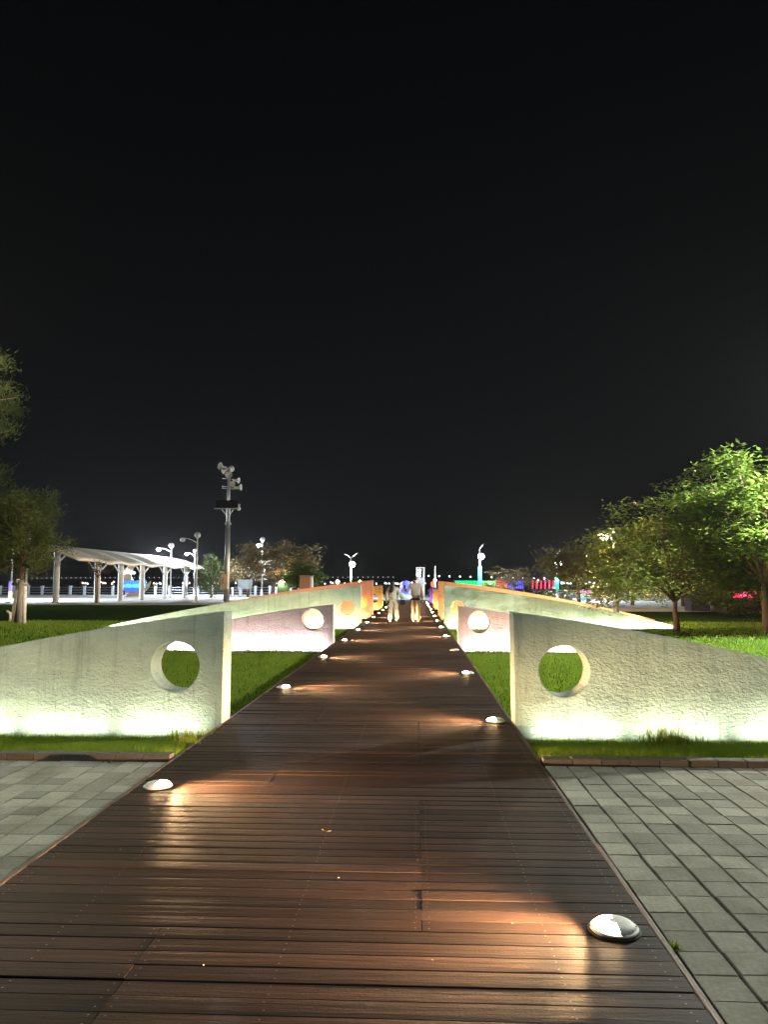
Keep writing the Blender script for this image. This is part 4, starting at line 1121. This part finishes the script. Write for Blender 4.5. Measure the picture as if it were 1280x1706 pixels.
def misc_left():
    Mbrick = mat('brick_pillar', (0.33, 0.20, 0.16), 0.85, col2=(0.42, 0.27, 0.22), var_scale=5, bump=0.01, bump_scale=20)
    root = empty('brick_pillar', (-9.85, 66.0, 0)); tag(root, 'square reddish brick pillar with pale edge above the left salmon wall', 'pillar')
    b_ = MB(); b_.box(-0.55, 0.38, -0.4, 0.4, 0, 2.1); b_.build('shaft', Mbrick, root)
    b_ = MB(); b_.box(0.382, 0.56, -0.42, 0.42, 0, 2.12); b_.build('corner_strip', M_polewhite, root)
    b_ = MB(); b_.box(-0.62, 0.62, -0.47, 0.47, 2.122, 2.22); b_.build('cap', Mbrick, root)
    root = empty('utility_cabinet', (-12.6, 70.0, 0)); tag(root, 'green utility cabinet left of the brick pillar', 'cabinet')
    b_ = MB(); b_.slab(-0.55, 0.55, -0.35, 0.35, 0, 1.6, 0.05); b_.build('body', mat('cabinet_green', (0.02, 0.07, 0.04), 0.5, var=0.1), root)
    for s_ in (-1, 1):
        b_ = MB(); b_.box(s_ * 0.27 - 0.24, s_ * 0.27 + 0.24, -0.375, -0.352, 0.1, 1.45); b_.build('door', mat('cabinet_green', (0, 0, 0)), root)
    root = empty('notice_board', (-18.2, 78.0, 0)); tag(root, 'pale notice board on two legs near the speaker pole', 'notice board')
    b_ = MB(); b_.box(-0.75, 0.75, -0.05, 0.05, 0.9, 1.9); b_.build('board', mat('board_blue', (0.5, 0.62, 0.7), 0.5, var=0.1), root)
    for s_ in (-0.6, 0.6):
        b_ = MB(); b_.box(s_ - 0.05, s_ + 0.05, 0.052, 0.12, 0, 1.95); b_.build('leg', M_polewhite, root)
    for k, (x, y, h) in enumerate(((-15.2, 80, 1.15), (-14.0, 82, 1.0), (-19.8, 79, 1.1))):
        root = empty('bollard_light', (x, y, 0)); tag(root, 'pale blue bollard light, %s' % ('by the amber tree trunk', 'right of the amber tree trunk', 'left of the notice board')[k], 'bollard')
        b_ = MB(); b_.lathe([(0.16, 0), (0.16, 0.03), (0.13, 0.05), (0.13, h - 0.22)], 12); b_.build('post', M_polewhite, root)
        b_ = MB(); b_.lathe([(0.12, h - 0.218), (0.12, h - 0.06)], 12); b_.build('lens', glow('bollard_glow', (0.55, 0.85, 1.0), 1.2), root)
        b_ = MB(); b_.lathe([(0.15, h - 0.058), (0.15, h - 0.02), (0.001, h)], 12); b_.build('cap', M_globe, root)
    # lit bollard at the far left
    root = empty('bollard_light', (-33.6, 60.0, 0)); tag(root, 'tall violet and cream glowing bollard at the far left edge', 'bollard')
    b_ = MB(); b_.tube([(0, 0, 0), (0, 0, 0.85)], 0.14, 12); b_.build('lower_glow', glow('bollard_cream', (1.0, 0.85, 0.6), 1.1), root)
    b_ = MB(); b_.tube([(0, 0, 0.852), (0, 0, 1.65)], 0.14, 12); b_.build('upper_glow', glow('bollard_violet', (0.45, 0.35, 0.9), 0.7), root)
    b_ = MB(); b_.lathe([(0.17, 1.652), (0.17, 1.72), (0.001, 1.75)], 12); b_.build('cap', M_globe, root)
    # small park globe lamps beyond the amber tree
    for k, (x, y, z, c) in enumerate(((-13.9, 86, 2.2, 0), (-12.75, 70, 1.62, 1), (-9.6, 90, 1.7, 1), (-7.0, 92, 1.65, 1))):
        root = empty('globe_lamp', (x, y, 0)); tag(root, 'small globe lamp %s' % ('with dim white globe behind the amber tree', 'glowing amber behind the amber tree', 'glowing left of the brick pillar', 'glowing right of the brick pillar')[k], 'globe lamp')
        b_ = MB(); b_.tube([(0, 0, 0), (0, 0, z - 0.2)], [0.07, 0.05], 8); b_.build('pole', M_dark, root)
        b_ = MB(); b_.ball((0, 0, z), 0.26, 12); b_.build('globe', (glow('globe_dim', (0.7, 0.85, 1.0), 0.5), glow('globe_amber', (1.0, 0.72, 0.4), 4.0))[c], root)
        if c: light('POINT', 'lamp_light', (0, -0.5, z), 700, AMB, root, shadow_soft_size=0.2)
misc_left()

def misc_right():
    # lit display panel in the lattice railing
    root = empty('display_panel', (13.15, 58.5, 0)); tag(root, 'small display panel glowing cyan and pink before the white railing', 'display')
    b_ = MB(); b_.box(-0.48, 0.48, -0.06, 0.06, 0.18, 1.0); b_.build('case', M_polewhite, root)
    b_ = MB(); b_.box(-0.44, 0.44, -0.068, -0.062, 0.22, 0.66); b_.build('screen', glow('screen_cyan', (0.15, 0.65, 0.95), 0.9), root)
    b_ = MB(); b_.box(-0.44, 0.44, -0.068, -0.062, 0.665, 0.95); b_.build('screen', glow('screen_pink', (0.85, 0.35, 0.75), 0.7), root)
    for s_ in (-0.35, 0.35):
        b_ = MB(); b_.box(s_ - 0.04, s_ + 0.04, -0.04, 0.04, 0, 0.178); b_.build('leg', M_dark, root)
    # bench
    root = empty('bench', (12.55, 52.0, 0)); tag(root, 'reddish bench at the foot of the medium olive tree', 'bench')
    Mr = mat('bench_wood', (0.20, 0.07, 0.05), 0.6, var=0.2)
    for k in range(4):
        b_ = MB(); b_.box(-0.9, 0.9, -0.22 + k * 0.115, -0.12 + k * 0.115, 0.40, 0.44); b_.build('seat_slat', Mr, root)
    for k in range(2):
        b_ = MB(); b_.box(-0.9, 0.9, 0.26, 0.29, 0.55 + k * 0.13, 0.65 + k * 0.13); b_.build('back_slat', Mr, root)
    for s_ in (-0.7, 0.7):
        b_ = MB(); b_.box(s_ - 0.03, s_ + 0.03, -0.2, 0.24, 0, 0.398); b_.build('leg', M_dark, root)
        b_ = MB(); b_.box(s_ - 0.025, s_ + 0.025, 0.292, 0.33, 0.2, 0.85); b_.build('back_post', M_dark, root)
    # booth with red sign
    root = empty('booth', (16.6, 39.0, 0)); tag(root, 'dark little booth with a red glowing sign under the right tree', 'booth')
    Mdk = mat('booth_paint', (0.012, 0.011, 0.013), 0.8, var=0.2, spec=0.1)
    b_ = MB(); b_.slab(-0.95, 0.95, -0.8, 0.8, 0.0, 2.1, 0.06); b_.build('body', Mdk, root)
    b_ = MB(); b_.slab(-1.1, 1.1, -0.95, 0.95, 2.103, 2.25, 0.05); b_.build('roof', Mdk, root)
    b_ = MB(); b_.box(-0.6, 0.6, -0.815, -0.802, 0.35, 0.95); b_.build('counter_panel', mat('booth_panel', (0.03, 0.03, 0.028), 0.5, var=0.1), root)
    b_ = MB(); b_.box(-0.62, 0.52, -0.86, -0.805, 0.78, 1.12); so = b_.build('sign', glow('sign_red', (1.0, 0.03, 0.12), 1.3), root)
    b_ = MB(); b_.box(-0.35, 0.30, -0.875, -0.862, 0.86, 1.04); b_.build('sign_core', glow('sign_pink', (1.0, 0.15, 0.30), 2.2), so)
    # small dim blue box with a dark hatch, built as a stall
    root = empty('blue_box', (15.4, 41.5, 0)); tag(root, 'dim blue box stall left of the booth with the red sign', 'stall')
    b_ = MB(); b_.slab(-0.5, 0.5, -0.5, 0.5, 0, 1.3, 0.06); b_.build('body', mat('stall_blue', (0.03, 0.035, 0.075), 0.8, var=0.2, spec=0.1), root)
    b_ = MB(); b_.box(-0.4, 0.4, -0.515, -0.502, 0.3, 0.9); b_.build('hatch', M_dark, root)
misc_right()

# ------------------------------------------------------------------ bridges far across the water
def bridge(name, label, pts, n, zlamp, r_lamp, strength, pier_step):
    (x0, y0, z0), (x1, y1, z1) = pts
    root = empty(name, (x0, y0, -1.6)); tag(root, label, 'bridge')
    d = Vector((x1 - x0, y1 - y0, z1 - z0)); off = Vector((0, 0, z0 + 1.6))
    dk = MB(); u = d.normalized(); sd = Vector((-u.y, u.x, 0)) * 4
    dk.add([off - sd, off + sd, off + sd + d, off - sd + d] + [p + Vector((0, 0, -1.2)) for p in (off - sd, off + sd, off + sd + d, off - sd + d)],
           [(0, 1, 2, 3), (7, 6, 5, 4), (0, 4, 5, 1), (1, 5, 6, 2), (2, 6, 7, 3), (3, 7, 4, 0)])
    dk.build('deck', mat('bridge_concrete', (0.2, 0.2, 0.2), 0.8, var=0.1, var_scale=0.1), root)
    k = 0
    while k * pier_step < d.length:
        p = off + u * (k * pier_step); q = MB(); q.box(p.x - 1, p.x + 1, p.y - 1, p.y + 1, 0, p.z - 1.2); q.build('pier', mat('bridge_concrete', (0, 0, 0)), root); k += 1
    lm = None
    for k in range(n):
        p = off + d * ((k + 0.5) / n) + Vector((0, 0, zlamp))
        if lm is None:
            q = MB(); q.ball((0, 0, 0), r_lamp, 8); lm = q.build('lamp', glow('bridge_lamp_%s' % name, (0.86, 0.92, 1.0), strength), root)
            lm.location = p
        else:
            o = lm.copy(); COL.objects.link(o); o.parent = root; o.location = p
bridge('road_bridge', 'long far bridge with a row of small white lights across the water on the left', ((-480, 900, 6.0), (-25, 900, 7.0)), 74, 2.2, 0.5, 1.3, 60)
bridge('pier_bridge', 'far bridge with larger white lamps descending to the right across the water', ((4, 420, 3.2), (75, 420, 1.6)), 12, 2.6, 0.42, 6.0, 20)
def shore_lights():
    r_ = random.Random(77)
    root = empty('shore_village', (0, 2595, -2)); tag(root, 'scatter of tiny lights along the far shore', 'village')
    base = None
    mat_l = [glow('shore_a', (1.0, 0.85, 0.6), 5.0), glow('shore_b', (0.85, 0.95, 1.0), 5.0)]
    protos = []
    for k in range(110):
        x = r_.choice([r_.uniform(-1250, 0), r_.uniform(-330, 650), r_.uniform(500, 1000)]); z = 2.5 + abs(r_.gauss(0, 3))
        if len(protos) < 2:
            q = MB(); q.box(-2.4, 2.4, -2, 2, -4.5, -1.3); q.ball((0, -2.2, 0), 1.25, 6); o = q.build('house_light', mat_l[len(protos)], root); protos.append(o)
            q = None
        else:
            o = r_.choice(protos).copy(); COL.objects.link(o); o.parent = root
        o.location = (x, 0, z + 2)
shore_lights()
# ------------------------------------------------------------------ the couple
def skin_obj(name, chain, edges, material, parent, sub=2, root_i=0):
    bm = bmesh.new(); lay = bm.verts.layers.skin.verify()
    vs_ = []
    for (x, y, z, rx, ry) in chain:
        v = bm.verts.new((x, y, z)); v[lay].radius = (rx, ry); vs_.append(v)
    for a, c in edges: bm.edges.new((vs_[a], vs_[c]))
    vs_[root_i][lay].use_root = True
    me = bpy.data.meshes.new(name); bm.to_mesh(me); bm.free(); me.materials.append(material)
    o = bpy.data.objects.new(name, me); COL.objects.link(o); o.parent = parent
    m1 = o.modifiers.new('skin', 'SKIN'); m1.use_smooth_shade = True
    m2 = o.modifiers.new('sub', 'SUBSURF'); m2.levels = sub; m2.render_levels = sub
    return o
def hand_chain(chain, edges, wrist_i, w, d, side):
    """palm and five curled fingers; d = direction of the forearm"""
    d = Vector(d).normalized(); w = Vector(w)
    acr = d.cross(Vector((0, 1, 0)));
    if acr.length < 0.2: acr = d.cross(Vector((1, 0, 0)))
    acr.normalize(); nrm = acr.cross(d)
    palm = w + d * 0.055; i = len(chain); chain.append((*palm, 0.030, 0.018)); edges.append((wrist_i, i))
    for k, l in enumerate((0.066, 0.075, 0.070, 0.055)):
        b_ = palm + d * 0.030 + acr * (k - 1.5) * 0.020; j = len(chain); chain.append((*b_, 0.0095, 0.0095)); edges.append((i, j))
        m_ = b_ + d * l * 0.55 + nrm * 0.012; chain.append((*m_, 0.0085, 0.0085)); edges.append((j, j + 1))
        t_ = m_ + d * l * 0.35 + nrm * 0.030; chain.append((*t_, 0.0065, 0.0065)); edges.append((j + 1, j + 2))
    t0 = w + d * 0.03 + acr * 0.034 * side; j = len(chain); chain.append((*t0, 0.011, 0.011)); edges.append((i, j))
    t1 = t0 + d * 0.045 + acr * 0.016 * side + nrm * 0.012; chain.append((*t1, 0.0085, 0.0085)); edges.append((j, j + 1))

def person(x, y, H_, label, top_col, trou_col, hair, pose):
    root = empty('person', (x, y, 0.0), pose.get('rz', 0)); tag(root, label, 'person')
    k = H_ / 1.75
    skin = mat('skin', (0.50, 0.33, 0.24), 0.55, var=0.06)
    # body: head, neck, torso core, arms with hands, lower legs
    la, ra = pose['larm'], pose['rarm']
    C = [(0, 0, 0.98, 0.12, 0.09), (0, 0, 1.20, 0.12, 0.09), (0, 0.0, 1.40, 0.13, 0.08), (0, 0.005, 1.50, 0.052, 0.055), (0, 0.02, 1.565, 0.052, 0.058),
         (0, 0.025, 1.61, 0.066, 0.082), (0, 0.02, 1.67, 0.073, 0.092), (0, 0.015, 1.725, 0.058, 0.072)]
    E_ = [(i, i + 1) for i in range(7)]
    for s_, arm in ((-1, la), (1, ra)):
        sh, el, wr = arm; i = len(C)
        C += [(*sh, 0.050, 0.050), (*el, 0.038, 0.038), (*wr, 0.025, 0.025)]
        E_ += [(2, i), (i, i + 1), (i + 1, i + 2)]
        hand_chain(C, E_, i + 2, wr, Vector(wr) - Vector(el), s_)
    for s_, leg in ((-1, pose['lleg']), (1, pose['rleg'])):
        hp, kn, an, toe = leg; i = len(C)
        C += [(*hp, 0.075, 0.075), (*kn, 0.05, 0.05), (*an, 0.034, 0.036), (*toe, 0.032, 0.022)]
        E_ += [(0, i), (i, i + 1), (i + 1, i + 2), (i + 2, i + 3)]
    sc = lambda L_: [(a * k, c * k, z * k, r1 * k, r2 * k) for a, c, z, r1, r2 in L_]
    body = skin_obj('body', sc(C), E_, skin, root)
    # face: nose, ears (seen from behind they hardly show)
    f = MB(); f.ball((0, 0.115 * k, 1.645 * k), 0.016 * k, 8, 1.4)
    for s_ in (-1, 1): f.ball((s_ * 0.078 * k, 0.015 * k, 1.645 * k), 0.019 * k, 8, 1.5)
    f.build('face_detail', skin, root)
    ey = MB()
    for s_ in (-1, 1): ey.ball((s_ * 0.03 * k, 0.104 * k, 1.668 * k), 0.010 * k, 8)
    ey.box(-0.024 * k, 0.024 * k, 0.094 * k, 0.103 * k, 1.600 * k, 1.606 * k); ey.build('eyes_mouth', M_black, root)
    # jacket
    wj = pose.get('jw', 1.0); hem = pose.get('hem', 0.93)
    J = [(0, 0, hem, 0.180 * wj, 0.125), (0, 0, (hem + 1.18) / 2, 0.178 * wj, 0.130), (0, 0, 1.20, 0.180 * wj, 0.130), (0, -0.005, 1.36, 0.185 * wj, 0.125), (0, 0, 1.455, 0.10, 0.085), (0, 0.005, 1.50, 0.064, 0.068)]
    JE = [(i, i + 1) for i in range(5)]
    for s_, arm in ((-1, la), (1, ra)):
        sh, el, wr = [Vector(p) for p in arm]; i = len(J); cu = el.lerp(wr, 0.92)
        sw = pose.get('sleeve', 1.0)
        J += [(*sh, 0.080 * sw, 0.080 * sw), (*sh.lerp(el, 0.5), 0.070 * sw, 0.070 * sw), (*el, 0.064 * sw, 0.064 * sw), (*cu, 0.050 * sw, 0.050 * sw)]
        JE += [(3, i), (i, i + 1), (i + 1, i + 2), (i + 2, i + 3)]
    skin_obj('jacket', sc(J), JE, mat('cloth_%.2f' % top_col[0], top_col, 0.85, var=0.12, var_scale=9, bump=0.012, bump_scale=14), root)
    # trousers
    T = [(0, 0, 0.985, 0.155, 0.11), (0, 0, 0.90, 0.165, 0.125)]; TE = [(0, 1)]
    fl = pose.get('flare', 1.0)
    for leg in (pose['lleg'], pose['rleg']):
        hp, kn, an, toe = [Vector(p) for p in leg]; i = len(T); cf = an + Vector((0, -0.005, -0.03))
        T += [(*hp, 0.098, 0.105), (*hp.lerp(kn, 0.5), 0.092 * fl, 0.097 * fl), (*kn, 0.084 * fl, 0.086 * fl), (*kn.lerp(an, 0.55), 0.084 * fl, 0.088 * fl), (*cf, 0.086 * fl, 0.092 * fl)]
        TE += [(1, i), (i, i + 1), (i + 1, i + 2), (i + 2, i + 3), (i + 3, i + 4)]
    skin_obj('trousers', sc(T), TE, mat('cloth_t%.2f' % trou_col[0], trou_col, 0.85, var=0.10, var_scale=9, bump=0.012, bump_scale=12), root)
    if pose.get('belt'):
        b_ = MB(); b_.lathe([(0.17 * k, 0.845 * k), (0.192 * k, 0.85 * k), (0.194 * k, 0.905 * k), (0.17 * k, 0.91 * k)], 24, Matrix.Diagonal((1.0, 0.74, 1, 1)))
        b_.build('belt', M_black, root)
    for s_, leg in ((-1, pose['lleg']), (1, pose['rleg'])):
        an, toe = Vector(leg[2]) * k, Vector(leg[3]) * k
        heel = Vector((an.x, an.y - 0.06 * k, toe.z))
        S = [(heel.x, heel.y, heel.z + 0.008, 0.036, 0.034), (an.x, an.y + 0.01, an.z * 0.6 + toe.z * 0.4, 0.042, 0.040), ((an.x + toe.x) / 2, (an.y + toe.y) / 2 + 0.02, toe.z + 0.012, 0.044, 0.034), (toe.x, toe.y + 0.02, toe.z, 0.040, 0.024)]
        skin_obj('shoe', S, [(0, 1), (1, 2), (2, 3)], mat('shoe_pale', (0.6, 0.58, 0.54), 0.6, var=0.1), root, root_i=1)
    Mh = mat('hair_black', (0.012, 0.010, 0.010), 0.45, var=0.4, var_scale=30, stretch=(6, 6, 0.5))
    skin_obj('hair', sc(hair[0]), hair[1], Mh, root)
    return root

short = ([(0, -0.012, 1.615, 0.074, 0.075), (0, -0.010, 1.68, 0.084, 0.098), (0, 0.0, 1.735, 0.068, 0.082), (0, 0.05, 1.735, 0.06, 0.05)], [(0, 1), (1, 2), (2, 3)])
longh = ([(0, 0.0, 1.735, 0.070, 0.084), (0, -0.012, 1.67, 0.088, 0.100), (-0.01, -0.045, 1.57, 0.105, 0.075), (-0.035, -0.115, 1.44, 0.125, 0.055), (-0.07, -0.145, 1.31, 0.100, 0.042), (-0.105, -0.145, 1.22, 0.050, 0.028)],
         [(i, i + 1) for i in range(5)])
legsA = dict(lleg=[(-0.095, 0, 0.88), (-0.115, 0.05, 0.49), (-0.12, -0.03, 0.085), (-0.13, 0.10, 0.028)], rleg=[(0.095, 0, 0.88), (0.12, 0.10, 0.50), (0.125, 0.16, 0.085), (0.13, 0.29, 0.028)])
legsB = dict(lleg=[(-0.09, 0, 0.88), (-0.09, 0.06, 0.49), (-0.085, 0.10, 0.085), (-0.09, 0.23, 0.028)], rleg=[(0.09, 0, 0.88), (0.095, 0.03, 0.49), (0.10, -0.10, 0.10), (0.105, 0.03, 0.035)])
poseW = dict(legsA, larm=[(-0.175, 0, 1.40), (-0.27, -0.03, 1.13), (-0.27, 0.06, 0.89)], rarm=[(0.175, 0, 1.40), (0.30, 0.02, 1.17), (0.40, 0.16, 1.04)], jw=0.98, hem=0.90, flare=1.28, sleeve=1.12)
poseM = dict(legsB, larm=[(-0.20, 0, 1.42), (-0.33, -0.01, 1.16), (-0.42, 0.17, 1.27)], rarm=[(0.20, 0, 1.42), (0.27, -0.03, 1.14), (0.26, 0.06, 0.90)], jw=1.12, hem=0.93, flare=1.08, sleeve=1.1, belt=True)
person(-0.92, 29.2, 1.62, 'woman seen from behind with long black hair, cream jacket and wide cream trousers', (0.52, 0.47, 0.37), (0.45, 0.40, 0.32), longh, poseW)
person(-0.03, 29.3, 1.76, 'man seen from behind with short dark hair, taupe jacket and beige trousers', (0.36, 0.30, 0.26), (0.40, 0.345, 0.27), short, poseM)
def carried():
    hb = empty('handbag', (-0.92 + 0.37, 29.36, 0.66)); tag(hb, 'black handbag hanging from the woman\'s right hand', 'handbag')
    b_ = MB(); b_.slab(-0.10, 0.10, -0.05, 0.05, 0.0, 0.20, 0.03); b_.build('body', M_black, hb)
    b_ = MB(); b_.tube([(-0.07, 0, 0.19), (-0.045, 0, 0.26), (0, 0, 0.285), (0.045, 0, 0.26), (0.07, 0, 0.19)], 0.011, 6); b_.build('strap', M_black, hb)
    ph = empty('phone', (-0.03 - 0.44, 29.3 + 0.20, 1.28)); tag(ph, 'black phone held up in the man\'s left hand', 'phone')
    b_ = MB(); b_.slab(-0.038, 0.038, -0.005, 0.005, 0.0, 0.155, 0.002); b_.build('case', M_black, ph)
    b_ = MB(); b_.box(-0.034, 0.034, 0.0052, 0.006, 0.006, 0.149); b_.build('screen', glow('phone_screen', (0.5, 0.7, 0.9), 0.6), ph)
carried()

# ------------------------------------------------------------------ thin even haze added round the whole place for lamp halos
def haze():
    b_ = MB(); b_.box(-9500, 9500, -300, 11500, -4.2, 30)
    m = bpy.data.materials.new('thin_haze'); m.use_nodes = True; t = m.node_tree; t.nodes.clear()
    o_ = t.nodes.new('ShaderNodeOutputMaterial'); v = t.nodes.new('ShaderNodeVolumePrincipled')
    v.inputs['Color'].default_value = (0.9, 0.93, 1.0, 1); v.inputs['Density'].default_value = 0.00013; v.inputs['Anisotropy'].default_value = 0.3
    t.links.new(v.outputs[0], o_.inputs['Volume'])
    tag(b_.build('haze', m), kind='stuff')
haze()

# ------------------------------------------------------------------ crumbs, grit and dead leaves
def litter():
    r_ = random.Random(91)
    Ml = [mat('dead_leaf', (0.16, 0.10, 0.05), 0.8, col2=(0.28, 0.2, 0.1), var_scale=30), mat('grit', (0.20, 0.18, 0.15), 0.9, var=0.3, var_scale=60)]
    bits = MB()
    for k in range(45):
        x = r_.uniform(XL + 0.1, XR - 0.1); y = 2.3 + 11 * r_.random() ** 1.6; a = r_.uniform(0, 6.28); q = r_.uniform(0.002, 0.0042)
        M_ = Matrix.Translation((x, y, 0.0035)) @ Matrix.Rotation(a, 4, 'Z')
        bits.box(-q, q, -q * 0.6, q * 0.6, 0, q * 0.7, M_)
    tag(bits.build('grit_crumbs', Ml[1], boardwalk), kind='stuff')
    spots = [(-2.62, 6.36, PZ), (-0.55, 4.6, 0.004)]
    lab = ['dry leaf lying against the left kerb', 'dry leaf on the middle of the boardwalk']
    for (x, y, z), l_ in zip(spots, lab):
        f = MB(); L_ = r_.uniform(0.022, 0.034); n = 7; V = []
        for i in range(n):
            t = i / (n - 1); wv = L_ * 0.42 * math.sin(math.pi * min(1, t * 0.92 + 0.06)); c = 0.010 * (2 * t - 1) ** 2
            V += [((t - 0.5) * 2 * L_, -wv, 0.004 + c + 0.005), ((t - 0.5) * 2 * L_, 0, 0.003 + c), ((t - 0.5) * 2 * L_, wv, 0.004 + c + 0.006)]
        F = []
        for i in range(n - 1):
            for q in range(2): a_ = i * 3 + q; F.append((a_, a_ + 3, a_ + 4, a_ + 1))
        f.add(V, F, True)
        o = f.build('dry_leaf', Ml[0], None, (x, y, z)); o.rotation_euler = (0, 0, r_.uniform(0, 6.28))
        tag(o, l_, 'leaf', 'dry leaves blown over the boards and paving')
litter()
